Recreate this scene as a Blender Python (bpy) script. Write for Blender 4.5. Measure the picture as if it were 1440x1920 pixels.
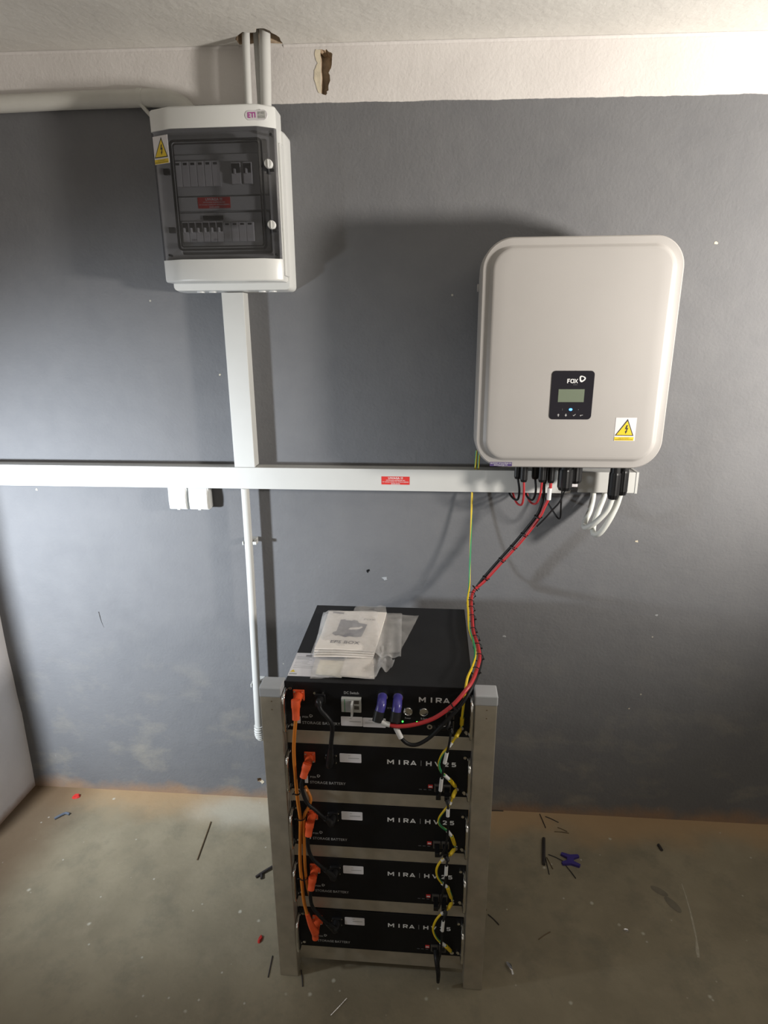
import bpy, bmesh, math, random
from mathutils import Vector, Matrix
random.seed(7)
SC = bpy.context.scene
COL = SC.collection
for o in list(bpy.data.objects):
    bpy.data.objects.remove(o, do_unlink=True)

# ------------------------------------------------------------------ camera
PITCH, YAW, ROLL = math.radians(16.645), math.radians(4.563), math.radians(0.339)
fwd = Vector((-math.sin(YAW) * math.cos(PITCH), math.cos(YAW) * math.cos(PITCH), -math.sin(PITCH)))
right = Vector((math.cos(YAW), math.sin(YAW), 0))
down = fwd.cross(right)
r2 = math.cos(ROLL) * right + math.sin(ROLL) * down
d2 = -math.sin(ROLL) * right + math.cos(ROLL) * down
cam_data = bpy.data.cameras.new('camera')
cam = bpy.data.objects.new('camera', cam_data)
COL.objects.link(cam)
mw = Matrix(((r2.x, -d2.x, -fwd.x, 0.0469), (r2.y, -d2.y, -fwd.y, -1.8565), (r2.z, -d2.z, -fwd.z, 1.6894), (0, 0, 0, 1)))
cam.matrix_world = mw
cam_data.sensor_fit = 'VERTICAL'
cam_data.sensor_height = 36.0
cam_data.lens = 1145.3 / 1920 * 36.0
cam_data.clip_start = 0.02
SC.camera = cam

# ------------------------------------------------------------------ world, lamps, exposure
w = bpy.data.worlds.new('world'); SC.world = w; w.use_nodes = True
w.node_tree.nodes['Background'].inputs[0].default_value = (1.0, 0.92, 0.79, 1)
w.node_tree.nodes['Background'].inputs[1].default_value = 0.31

def lamp(name, loc, target, size, power, color, cone, blend=1.0):
    """floodlight: a soft-edged cone from a small round source"""
    d = bpy.data.lights.new(name, 'SPOT'); d.shadow_soft_size = size / 2; d.energy = power; d.color = color
    d.spot_size = math.radians(cone); d.spot_blend = blend
    o = bpy.data.objects.new(name, d); COL.objects.link(o); o.location = loc
    o.rotation_euler = (Vector(target) - Vector(loc)).to_track_quat('-Z', 'Y').to_euler()
    return o
lamp('work_lamp_at_pier', (-1.54, -1.05, 1.15), (-1.08, 0.0, 0.82), 0.11, 200.0, (0.85, 0.925, 1.0), 112)
lamp('work_lamp_at_right', (1.78, -1.02, 1.59), (0.75, 0.0, 2.10), 0.20, 235.0, (1.0, 0.945, 0.87), 138)

SC.view_settings.view_transform = 'Standard'
SC.view_settings.look = 'None'
SC.view_settings.gamma = 1.0
SC.view_settings.use_curve_mapping = False
SC.view_settings.exposure = 0.0

# ------------------------------------------------------------------ materials
def mat(name, col, rough=0.5, metal=0.0, spec=0.5, bump=0.0, bscale=200.0, vary=0.0, vscale=8.0, emit=None, coat=0.0):
    m = bpy.data.materials.new(name); m.use_nodes = True
    nt = m.node_tree; b = nt.nodes['Principled BSDF']
    b.inputs['Base Color'].default_value = (*col, 1)
    b.inputs['Roughness'].default_value = rough
    b.inputs['Metallic'].default_value = metal
    b.inputs['Specular IOR Level'].default_value = spec
    if coat: b.inputs['Coat Weight'].default_value = coat
    if emit:
        b.inputs['Emission Color'].default_value = (*emit[0], 1); b.inputs['Emission Strength'].default_value = emit[1]
    if vary or bump:
        g = nt.nodes.new('ShaderNodeNewGeometry')
    if vary:
        n = nt.nodes.new('ShaderNodeTexNoise'); n.inputs['Scale'].default_value = vscale; n.inputs['Detail'].default_value = 6
        nt.links.new(g.outputs['Position'], n.inputs['Vector'])
        r = nt.nodes.new('ShaderNodeMapRange'); r.inputs['From Min'].default_value = 0.3; r.inputs['From Max'].default_value = 0.7
        r.inputs['To Min'].default_value = 1 - vary; r.inputs['To Max'].default_value = 1 + vary
        nt.links.new(n.outputs['Fac'], r.inputs['Value'])
        mx = nt.nodes.new('ShaderNodeVectorMath'); mx.operation = 'SCALE'; mx.inputs[0].default_value = col
        nt.links.new(r.outputs['Result'], mx.inputs['Scale']); nt.links.new(mx.outputs['Vector'], b.inputs['Base Color'])
    if bump:
        n = nt.nodes.new('ShaderNodeTexNoise'); n.inputs['Scale'].default_value = bscale; n.inputs['Detail'].default_value = 4
        nt.links.new(g.outputs['Position'], n.inputs['Vector'])
        bp = nt.nodes.new('ShaderNodeBump'); bp.inputs['Strength'].default_value = bump; bp.inputs['Distance'].default_value = 0.002
        nt.links.new(n.outputs['Fac'], bp.inputs['Height']); nt.links.new(bp.outputs['Normal'], b.inputs['Normal'])
    return m

class NB:
    """small node helper for the larger surface materials"""
    def __init__(s, name, rough=0.8):
        s.m = bpy.data.materials.new(name); s.m.use_nodes = True; s.nt = s.m.node_tree
        s.b = s.nt.nodes['Principled BSDF']; s.b.inputs['Roughness'].default_value = rough
        s.g = s.nt.nodes.new('ShaderNodeNewGeometry'); s.xyz = s.nt.nodes.new('ShaderNodeSeparateXYZ')
        s.nt.links.new(s.g.outputs['Position'], s.xyz.inputs[0]); s.pos = s.g.outputs['Position']
        s.X, s.Y, s.Z = s.xyz.outputs
    def val(s, sock, v):
        if hasattr(v, 'is_linked'): s.nt.links.new(v, sock)
        else: sock.default_value = v
    def math(s, op, a, b=0.0, clamp=False):
        n = s.nt.nodes.new('ShaderNodeMath'); n.operation = op; n.use_clamp = clamp
        s.val(n.inputs[0], a); s.val(n.inputs[1], b); return n.outputs[0]
    def noise(s, scale, detail=4, rough=0.55, stretch=None):
        n = s.nt.nodes.new('ShaderNodeTexNoise'); n.inputs['Scale'].default_value = scale; n.inputs['Detail'].default_value = detail
        n.inputs['Roughness'].default_value = rough
        if stretch:
            v = s.nt.nodes.new('ShaderNodeVectorMath'); v.operation = 'MULTIPLY'; v.inputs[1].default_value = stretch
            s.nt.links.new(s.pos, v.inputs[0]); s.nt.links.new(v.outputs[0], n.inputs['Vector'])
        else: s.nt.links.new(s.pos, n.inputs['Vector'])
        return n.outputs['Fac']
    def voro(s, scale):
        n = s.nt.nodes.new('ShaderNodeTexVoronoi'); n.inputs['Scale'].default_value = scale
        s.nt.links.new(s.pos, n.inputs['Vector']); return n.outputs['Distance'], n.outputs['Color']
    def ramp(s, v, a, b, lo=0.0, hi=1.0, smooth=False):
        n = s.nt.nodes.new('ShaderNodeMapRange'); n.clamp = True
        if smooth: n.interpolation_type = 'SMOOTHSTEP'
        s.val(n.inputs['Value'], v); n.inputs['From Min'].default_value = a; n.inputs['From Max'].default_value = b
        n.inputs['To Min'].default_value = lo; n.inputs['To Max'].default_value = hi; return n.outputs[0]
    def mix(s, f, a, b):
        n = s.nt.nodes.new('ShaderNodeMix'); n.data_type = 'RGBA'
        s.val(n.inputs[0], f)
        for sock, v in ((n.inputs[6], a), (n.inputs[7], b)):
            if isinstance(v, tuple): sock.default_value = (*v, 1)
            else: s.nt.links.new(v, sock)
        return n.outputs[2]
    def out(s, col): s.nt.links.new(col, s.b.inputs['Base Color'])
    def bump(s, h, strength=0.3, dist=0.003):
        n = s.nt.nodes.new('ShaderNodeBump'); n.inputs['Strength'].default_value = strength; n.inputs['Distance'].default_value = dist
        s.nt.links.new(h, n.inputs['Height']); s.nt.links.new(n.outputs[0], s.b.inputs['Normal'])

def wall_paint():
    k = NB('grey_and_white_wall_paint', 0.80); k.b.inputs['Specular IOR Level'].default_value = .3
    n1 = k.noise(2.2, 5); n2 = k.noise(14, 6); n3 = k.noise(120, 4)
    grey = k.mix(k.ramp(n1, .3, .7), (0.128, 0.129, 0.136), (0.152, 0.153, 0.160))
    grey = k.mix(k.ramp(n2, .35, .75, 0, .35), grey, (0.172, 0.172, 0.175))
    # scuffs: pale dusty smears low on the wall
    sm = k.math('MULTIPLY', k.ramp(k.noise(5.5, 8, .62, (1, 1, 1.6)), .52, .70), k.ramp(k.Z, .75, .12, 0, .75))
    grey = k.mix(sm, grey, (0.24, 0.225, 0.195))
    sc = k.math('MULTIPLY', k.ramp(k.noise(26, 6, .7, (1, 1, .35)), .66, .74), k.ramp(k.Z, 1.1, .3, 0, .6))
    grey = k.mix(sc, grey, (0.33, 0.33, 0.33))
    d, c = k.voro(9); sp = k.ramp(d, .018, .035, 1, 0)
    pick = k.nt.nodes.new('ShaderNodeSeparateColor'); k.nt.links.new(c, pick.inputs[0])
    grey = k.mix(k.math('MULTIPLY', sp, k.math('GREATER_THAN', pick.outputs[0], .72)), grey, (0.42, 0.40, 0.34))
    # orange brick dust at the foot
    dust = k.ramp(k.math('ADD', k.Z, k.math('MULTIPLY', k.math('SUBTRACT', k.noise(6, 6), .5), .16)), .0, .05, .55, 0)
    grey = k.mix(dust, grey, (0.36, 0.205, 0.095))
    white = k.mix(k.ramp(k.noise(3.5, 6), .35, .7), (0.60, 0.57, 0.55), (0.67, 0.64, 0.62))
    edge = k.math('ADD', k.math('ADD', 2.2664, k.math('MULTIPLY', k.X, -.0118)), k.math('MULTIPLY', k.math('SUBTRACT', k.noise(9, 6, .7), .5), .011))
    f = k.ramp(k.math('SUBTRACT', k.Z, edge), -.0008, .0008)
    k.out(k.mix(f, grey, white))
    k.bump(k.math('ADD', k.math('ADD', n3, k.math('MULTIPLY', n2, 2.2)), k.math('MULTIPLY', k.noise(45, 5), .8)), .28, .0035)
    return k.m

def ceiling_paint():
    k = NB('ceiling_whitewash', 0.85)
    k.out(k.mix(k.ramp(k.noise(4, 7), .3, .7), (0.62, 0.60, 0.565), (0.71, 0.69, 0.65)))
    k.bump(k.math('ADD', k.noise(60, 5), k.math('MULTIPLY', k.noise(16, 4), 1.5)), .35, .004)
    return k.m

def pier_paint():
    k = NB('pier_white_paint', 0.8)
    base = k.mix(k.ramp(k.noise(3, 6), .3, .7), (0.70, 0.68, 0.70), (0.82, 0.80, 0.82))
    dust = k.ramp(k.math('ADD', k.Z, k.math('MULTIPLY', k.math('SUBTRACT', k.noise(9, 6), .5), .07)), .0, .035, .8, 0)
    k.out(k.mix(dust, base, (0.33, 0.19, 0.10)))
    k.bump(k.math('ADD', k.noise(70, 5), k.math('MULTIPLY', k.noise(14, 4), 2.0)), .35, .004)
    return k.m

def concrete():
    k = NB('dusty_concrete', 0.72)
    n = k.noise(3.2, 8, .6); n2 = k.noise(11, 8, .65)
    base = k.mix(k.ramp(n, .3, .7), (0.190, 0.163, 0.112), (0.275, 0.237, 0.164))
    base = k.mix(k.ramp(n2, .5, .75, 0, .5), base, (0.30, 0.26, 0.185))
    base = k.mix(k.ramp(k.noise(7, 7, .7), .50, .72, 0, .60), base, (0.135, 0.125, 0.092))
    # orange brick dust swept against the wall
    dd = k.math('ADD', k.Y, k.math('MULTIPLY', k.math('SUBTRACT', k.noise(4.5, 6), .5), .22))
    base = k.mix(k.ramp(dd, -.17, -.02, 0, .70, True), base, (0.40, 0.26, 0.135))
    # pale patch of fresh plaster powder left of the rack
    px = k.math('DIVIDE', k.math('SUBTRACT', k.X, -.60), .26); py = k.math('DIVIDE', k.math('SUBTRACT', k.Y, -.07), .10)
    rr = k.math('SQRT', k.math('ADD', k.math('MULTIPLY', px, px), k.math('MULTIPLY', py, py)))
    rr = k.math('ADD', rr, k.math('MULTIPLY', k.math('SUBTRACT', k.noise(8, 6), .5), .9))
    base = k.mix(k.ramp(rr, 1.2, .2, 0, .7, True), base, (0.43, 0.41, 0.34))
    # floor colour deepens to dark brown towards the pier
    ed = k.math('ADD', k.X, k.math('MULTIPLY', k.math('SUBTRACT', k.noise(5, 5), .5), .14))
    base = k.mix(k.ramp(ed, -1.14, -1.36, 0, .85, True), base, (0.13, 0.085, 0.05))
    # plaster drips
    d, c = k.voro(16); pk = k.nt.nodes.new('ShaderNodeSeparateColor'); k.nt.links.new(c, pk.inputs[0])
    dot = k.math('MULTIPLY', k.ramp(k.math('ADD', d, k.math('MULTIPLY', k.math('SUBTRACT', k.noise(90, 3), .5), .1)), .04, .11, 1, 0), k.math('GREATER_THAN', pk.outputs[0], .82))
    base = k.mix(k.math('MULTIPLY', dot, .75), base, (0.52, 0.50, 0.42))
    d2_, c2 = k.voro(40); pk2 = k.nt.nodes.new('ShaderNodeSeparateColor'); k.nt.links.new(c2, pk2.inputs[0])
    dot2 = k.math('MULTIPLY', k.ramp(d2_, .07, .16, 1, 0), k.math('GREATER_THAN', pk2.outputs[1], .93))
    base = k.mix(k.math('MULTIPLY', dot2, .7), base, (0.48, 0.46, 0.40))
    k.out(base)
    k.b.inputs['Specular IOR Level'].default_value = .35
    k.bump(k.math('ADD', k.noise(70, 6), k.math('MULTIPLY', k.noise(12, 4), 1.6)), .25, .003)
    return k.m

M = {}
M['wall'] = wall_paint(); M['ceiling'] = ceiling_paint(); M['pier'] = pier_paint(); M['floor'] = concrete()
M['broken'] = mat('broken_brown_plaster', (0.42, 0.32, 0.225), .95, bump=.8, bscale=90, vary=.35, vscale=60)
M['chip'] = mat('chipped_cream_plaster', (0.62, 0.55, 0.42), .9, bump=.5, bscale=120, vary=.12, vscale=50)
M['pvc'] = mat('white_pvc', (0.54, 0.54, 0.52), .38, bump=.04, bscale=60, vary=.03)
M['pvc_grey'] = mat('pale_pvc', (0.46, 0.46, 0.44), .42, vary=.03)
M['painted_pipe'] = mat('overpainted_pipe', (0.55, 0.54, 0.50), .6, bump=.25, bscale=60, vary=.08)
M['board'] = mat('white_board_plastic', (0.66, 0.665, 0.65), .30, vary=.02)
M['board_inner'] = mat('pale_grey_inner_plastic', (0.50, 0.51, 0.50), .45, vary=.03)
M['breaker'] = mat('breaker_grey_plastic', (0.60, 0.60, 0.60), .45, vary=.03)
M['black'] = mat('black_plastic', (0.008, 0.008, 0.009), .42, spec=.35, vary=.1)
M['toggle'] = mat('black_toggle', (0.015, 0.015, 0.018), .35, vary=.1)
M['gasket'] = mat('black_gasket', (0.01, 0.01, 0.011), .5, vary=.1)
M['inverter'] = mat('inverter_pale_enamel', (0.375, 0.358, 0.345), .42, bump=.05, bscale=500, vary=.015)
M['inverter_back'] = mat('inverter_cast_alloy', (0.40, 0.40, 0.40), .5, .5, vary=.05)
M['glass_panel'] = mat('black_glossy_panel', (0.012, 0.011, 0.016), .18, vary=.05)
M['lcd'] = mat('lcd_green_grey', (0.15, 0.18, 0.13), .25, vary=.03)
M['print_white'] = mat('white_print', (0.72, 0.72, 0.72), .5, vary=.02)
M['print_grey'] = mat('grey_print', (0.36, 0.36, 0.36), .5, vary=.02)
M['print_dim'] = mat('dim_grey_print', (0.10, 0.10, 0.11), .5, vary=.02)
M['print_black'] = mat('black_print', (0.025, 0.025, 0.025), .5, vary=.05)
M['print_magenta'] = mat('magenta_print', (0.42, 0.05, 0.30), .5, vary=.03)
M['blue_led'] = mat('blue_led', (0.05, 0.2, 0.9), .3, emit=((0.05, 0.28, 1.0), 6.0), vary=.02)
M['green_led'] = mat('green_led', (0.05, 0.7, 0.1), .3, emit=((0.08, 0.9, 0.1), 2.0), vary=.02)
M['yellow'] = mat('warning_yellow', (0.72, 0.52, 0.02), .45, vary=.03)
M['sticker'] = mat('white_sticker', (0.68, 0.66, 0.68), .45, vary=.02)
M['purple'] = mat('violet_sticker', (0.085, 0.055, 0.17), .45, vary=.04)
M['red_sticker'] = mat('red_sticker', (0.60, 0.035, 0.03), .45, vary=.04)
M['case'] = mat('black_powder_coat', (0.012, 0.012, 0.013), .52, spec=.3, bump=.10, bscale=900, vary=.15, vscale=14)
M['panel'] = mat('black_front_panel', (0.005, 0.005, 0.006), .5, spec=.25, bump=.06, bscale=900, vary=.1)
M['steel'] = mat('brushed_galvanised_steel', (0.47, 0.43, 0.36), .42, .7, bump=.10, bscale=300, vary=.10, vscale=30)
M['chrome'] = mat('chrome', (0.75, 0.75, 0.74), .12, 1.0, vary=.02)
M['cap'] = mat('grey_plastic_cap', (0.35, 0.36, 0.375), .45, bump=.05, bscale=300, vary=.03)
M['orange'] = mat('orange_plug_plastic', (0.66, 0.085, 0.022), .42, vary=.06, vscale=40)
M['orange_cable'] = mat('orange_cable_sheath', (0.50, 0.155, 0.016), .45, vary=.08, vscale=30)
M['black_cable'] = mat('black_cable_sheath', (0.007, 0.007, 0.008), .5, spec=.3, vary=.1)
M['red_cable'] = mat('red_cable_sheath', (0.45, 0.03, 0.035), .38, vary=.06)
M['grey_cable'] = mat('pale_grey_cable_sheath', (0.58, 0.59, 0.56), .45, vary=.04)
M['earth_yellow'] = mat('earth_yellow', (0.72, 0.50, 0.015), .42, vary=.05)
M['earth_green'] = mat('earth_green', (0.03, 0.25, 0.09), .42, vary=.05)
M['blue_plug'] = mat('violet_blue_connector', (0.05, 0.042, 0.23), .30, vary=.06)
M['tag'] = mat('white_cable_marker', (0.70, 0.70, 0.69), .5, vary=.02)
M['paper'] = mat('white_paper', (0.84, 0.79, 0.74), .75, bump=.1, bscale=30, vary=.03)
M['paper_warm'] = mat('cream_paper', (0.82, 0.77, 0.66), .75, vary=.03)
M['ink'] = mat('grey_drawing_ink', (0.22, 0.21, 0.23), .6, vary=.15, vscale=120)
M['port'] = mat('port_metal', (0.13, 0.12, 0.11), .35, .6, vary=.1)
M['foil'] = mat('crumpled_foil', (0.75, 0.75, 0.76), .2, 1.0, bump=.4, bscale=400, vary=.05)
M['red_plastic'] = mat('red_plastic_scrap', (0.55, 0.03, 0.025), .4, vary=.1)
M['blue_plastic'] = mat('dark_blue_plastic', (0.045, 0.03, 0.20), .4, vary=.1)
M['blue_grey'] = mat('blue_grey_plastic', (0.10, 0.12, 0.155), .5, vary=.1)
M['smear'] = mat('dry_plaster_smear', (0.36, 0.33, 0.26), .9, vary=.15, vscale=80)
M['stain'] = mat('damp_concrete', (0.15, 0.13, 0.095), .6, vary=.12, vscale=30)
M['dark_scrap'] = mat('dark_offcut', (0.03, 0.025, 0.025), .5, vary=.2)
M['brown_scrap'] = mat('brown_offcut', (0.13, 0.09, 0.05), .7, vary=.2)

def see_through(name, tint, gloss, rough, milk=0.0, milk_col=(.7, .7, .7), sheen=None):
    m = bpy.data.materials.new(name); m.use_nodes = True; nt = m.node_tree
    for n in list(nt.nodes):
        if n.type != 'OUTPUT_MATERIAL': nt.nodes.remove(n)
    out = [n for n in nt.nodes if n.type == 'OUTPUT_MATERIAL'][0]
    t = nt.nodes.new('ShaderNodeBsdfTransparent'); t.inputs[0].default_value = (*tint, 1)
    g = nt.nodes.new('ShaderNodeBsdfGlossy'); g.inputs['Roughness'].default_value = rough; g.inputs[0].default_value = (gloss, gloss, gloss, 1)
    d1 = nt.nodes.new('ShaderNodeBsdfDiffuse'); d1.inputs[0].default_value = (*milk_col, 1)
    d3 = nt.nodes.new('ShaderNodeBsdfTranslucent'); d3.inputs[0].default_value = (*milk_col, 1)
    d = nt.nodes.new('ShaderNodeMixShader'); d.inputs[0].default_value = .4; nt.links.new(d1.outputs[0], d.inputs[1]); nt.links.new(d3.outputs[0], d.inputs[2])
    ge = nt.nodes.new('ShaderNodeNewGeometry')
    no = nt.nodes.new('ShaderNodeTexNoise'); no.inputs['Scale'].default_value = 28; nt.links.new(ge.outputs['Position'], no.inputs[0])
    mr = nt.nodes.new('ShaderNodeMapRange'); mr.inputs['From Min'].default_value = .35; mr.inputs['From Max'].default_value = .65
    mr.inputs['To Min'].default_value = milk * .75; mr.inputs['To Max'].default_value = milk * 1.25
    nt.links.new(no.outputs['Fac'], mr.inputs['Value'])
    m1 = nt.nodes.new('ShaderNodeMixShader'); nt.links.new(mr.outputs[0], m1.inputs[0]); nt.links.new(t.outputs[0], m1.inputs[1]); nt.links.new(d.outputs[0], m1.inputs[2])
    fr = nt.nodes.new('ShaderNodeFresnel'); fr.inputs[0].default_value = 1.45
    m2 = nt.nodes.new('ShaderNodeMixShader'); (nt.links.new(fr.outputs[0], m2.inputs[0]) if sheen is None else setattr(m2.inputs[0], 'default_value', sheen)); nt.links.new(m1.outputs[0], m2.inputs[1]); nt.links.new(g.outputs[0], m2.inputs[2])
    nt.links.new(m2.outputs[0], out.inputs[0])
    return m
M['smoked'] = see_through('smoked_polycarbonate', (0.66, 0.66, 0.68), .9, .06, .03, (.25, .25, .26), .05)
M['film'] = see_through('milky_plastic_film', (0.97, 0.97, 0.97), .8, .16, .22, (.90, .88, .86), .045)
M['boot'] = see_through('clear_heat_shrink', (0.8, 0.8, 0.75), .9, .15, .3, (.6, .6, .5))

# ------------------------------------------------------------------ mesh helpers (all in world metres)
def V(*a): return Vector(a)
def box(bm, x0, x1, y0, y1, z0, z1, bevel=0.0, seg=2):
    vs = [bm.verts.new((x, y, z)) for x in (x0, x1) for y in (y0, y1) for z in (z0, z1)]
    fs = []
    for f in ((0, 1, 3, 2), (4, 6, 7, 5), (0, 4, 5, 1), (2, 3, 7, 6), (0, 2, 6, 4), (1, 5, 7, 3)):
        fs.append(bm.faces.new([vs[i] for i in f]))
    if bevel:
        es = list({e for f in fs for e in f.edges})
        bmesh.ops.bevel(bm, geom=es, offset=bevel, segments=seg, profile=.5, affect='EDGES')
    return bm
def B(*a, **k): return box(bmesh.new(), *a, **k)
def frame_of(d):
    d = d.normalized(); u = V(0, 0, 1) if abs(d.z) < .9 else V(1, 0, 0)
    a = d.cross(u).normalized(); return a, d.cross(a).normalized()
def cyl(bm, p0, p1, r0, r1=None, seg=20, caps=True):
    p0, p1 = Vector(p0), Vector(p1); r1 = r0 if r1 is None else r1
    a, b = frame_of(p1 - p0); R = []
    for p, r in ((p0, r0), (p1, r1)):
        R.append([bm.verts.new(p + r * (math.cos(t) * a + math.sin(t) * b)) for t in [2 * math.pi * i / seg for i in range(seg)]])
    for i in range(seg): bm.faces.new((R[0][i], R[0][(i + 1) % seg], R[1][(i + 1) % seg], R[1][i]))
    if caps: bm.faces.new(R[0][::-1]); bm.faces.new(R[1])
    return bm
def C(*a, **k): return cyl(bmesh.new(), *a, **k)
def catmull(pts, n=6):
    P = [Vector(p) for p in pts]
    if len(P) < 3: return [P[0].lerp(P[-1], i / n) for i in range(n + 1)]
    P = [2 * P[0] - P[1]] + P + [2 * P[-1] - P[-2]]; out = []
    for i in range(1, len(P) - 2):
        a, b, c, d = P[i - 1], P[i], P[i + 1], P[i + 2]
        for j in range(n):
            t = j / n
            out.append(.5 * ((2 * b) + (c - a) * t + (2 * a - 5 * b + 4 * c - d) * t * t + (3 * b - a - 3 * c + d) * t ** 3))
    out.append(P[-2].copy()); return out
def sweep(bm, path, r, seg=10, mats=None, twist=0.0, stripes=None):
    """tube along a polyline; r is a number or a function of 0..1; stripes=(index_a, index_b, share) colours runs around it"""
    n = len(path); d = (path[1] - path[0]).normalized(); a, _ = frame_of(d); rings = []; L = 0
    for i, p in enumerate(path):
        t = (path[min(i + 1, n - 1)] - path[max(i - 1, 0)]).normalized()
        a = (a - a.dot(t) * t).normalized(); b = t.cross(a)
        rr = r(i / (n - 1)) if callable(r) else r
        if i: L += (path[i] - path[i - 1]).length
        ph = twist * L
        rings.append([bm.verts.new(p + rr * (math.cos(q + ph) * a + math.sin(q + ph) * b)) for q in [2 * math.pi * k / seg for k in range(seg)]])
    for i in range(n - 1):
        for k in range(seg):
            f = bm.faces.new((rings[i][k], rings[i][(k + 1) % seg], rings[i + 1][(k + 1) % seg], rings[i + 1][k])); f.smooth = True
            if stripes: f.material_index = stripes[1] if k < seg * stripes[2] else stripes[0]
    bm.faces.new(rings[0][::-1]); bm.faces.new(rings[-1])
    return bm
def T(pts, r, seg=10, n=6, **k): return sweep(bmesh.new(), catmull(pts, n), r, seg, **k)
def rrect(x0, x1, z0, z1, r, seg=6):
    out = []
    for cx, cz, a0 in ((x1 - r, z1 - r, 0), (x0 + r, z1 - r, 90), (x0 + r, z0 + r, 180), (x1 - r, z0 + r, 270)):
        for i in range(seg + 1):
            a = math.radians(a0 + 90 * i / seg); out.append((cx + r * math.cos(a), cz + r * math.sin(a)))
    return out
def loft(bm, x0, x1, z0, z1, r, sections, seg=8):
    """stack of inset rounded rectangles along y: sections = [(inset, y)]"""
    rings = []
    for ins, y in sections:
        rings.append([bm.verts.new((x, y, z)) for x, z in rrect(x0 + ins, x1 - ins, z0 + ins, z1 - ins, max(r - ins, .0006), seg)])
    n = len(rings[0])
    for i in range(len(rings) - 1):
        for k in range(n):
            f = bm.faces.new((rings[i][k], rings[i + 1][k], rings[i + 1][(k + 1) % n], rings[i][(k + 1) % n])); f.smooth = len(sections) > 4
    bm.faces.new(rings[0]); bm.faces.new(rings[-1][::-1])
    return bm
def RR(*a, **k): return loft(bmesh.new(), *a, **k)
def prism_z(bm, pts, z0, z1):
    a = [bm.verts.new((x, y, z0)) for x, y in pts]; b = [bm.verts.new((x, y, z1)) for x, y in pts]; n = len(pts)
    for i in range(n): bm.faces.new((a[i], a[(i + 1) % n], b[(i + 1) % n], b[i]))
    bm.faces.new(a[::-1]); bm.faces.new(b); return bm
def poly_y(bm, pts, y, t=.0003):
    """flat print: polygon in xz, facing -y"""
    a = [bm.verts.new((x, y, z)) for x, z in pts]; b = [bm.verts.new((x, y - t, z)) for x, z in pts]; n = len(pts)
    for i in range(n): bm.faces.new((a[i], a[(i + 1) % n], b[(i + 1) % n], b[i]))
    bm.faces.new(a[::-1]); bm.faces.new(b); return bm
def ring_y(bm, outer, inner, y, t=.0003):
    n = len(outer)
    o = [bm.verts.new((x, y - t, z)) for x, z in outer]; i_ = [bm.verts.new((x, y - t, z)) for x, z in inner]
    o2 = [bm.verts.new((x, y, z)) for x, z in outer]; i2 = [bm.verts.new((x, y, z)) for x, z in inner]
    for k in range(n):
        j = (k + 1) % n
        bm.faces.new((o[k], o[j], i_[j], i_[k])); bm.faces.new((o[k], o2[k], o2[j], o[j])); bm.faces.new((i_[k], i_[j], i2[j], i2[k]))
    return bm

def root(name, label, cat, loc, group=None):
    o = bpy.data.objects.new(name, None); COL.objects.link(o); o.location = loc; o.empty_display_size = .05
    o['label'] = label; o['category'] = cat
    if group: o['group'] = group
    return o
def world_loc(o):
    p = Vector(o.location)
    while o.parent: o = o.parent; p += Vector(o.location)
    return p
def finish(name, bm, mats, smooth=False, auto=None):
    bmesh.ops.recalc_face_normals(bm, faces=bm.faces)
    me = bpy.data.meshes.new(name)
    if smooth:
        for f in bm.faces: f.smooth = True
    bm.to_mesh(me); bm.free()
    for m in (mats if isinstance(mats, (list, tuple)) else [mats]): me.materials.append(M[m] if isinstance(m, str) else m)
    if smooth:
        try: me.set_sharp_from_angle(angle=math.radians(38))
        except Exception: pass
    return me
def part(name, bm, mats, parent, smooth=False, label=None):
    me = finish(name, bm, mats, smooth)
    me.transform(Matrix.Translation(-world_loc(parent)))
    o = bpy.data.objects.new(name, me); COL.objects.link(o); o.parent = parent
    if label: o['label'] = label
    return o
def single(name, bm, mats, label, cat, loc, group=None, smooth=False, kind=None):
    me = finish(name, bm, mats, smooth); me.transform(Matrix.Translation(-Vector(loc)))
    o = bpy.data.objects.new(name, me); COL.objects.link(o); o.location = loc
    o['label'] = label; o['category'] = cat
    if group: o['group'] = group
    if kind: o['kind'] = kind
    return o
def struct(name, bm, mats, label, cat, smooth=False):
    o = single(name, bm, mats, label, cat, (0, 0, 0), None, smooth, 'structure'); return o
def copy_tree(o, shift, label=None, parent=None):
    c = o.copy(); COL.objects.link(c); c.parent = parent
    if parent is None:
        c.location = Vector(o.location) + Vector(shift)
        if label: c['label'] = label
    for ch in list(o.children): copy_tree(ch, shift, None, c)
    return c

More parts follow.
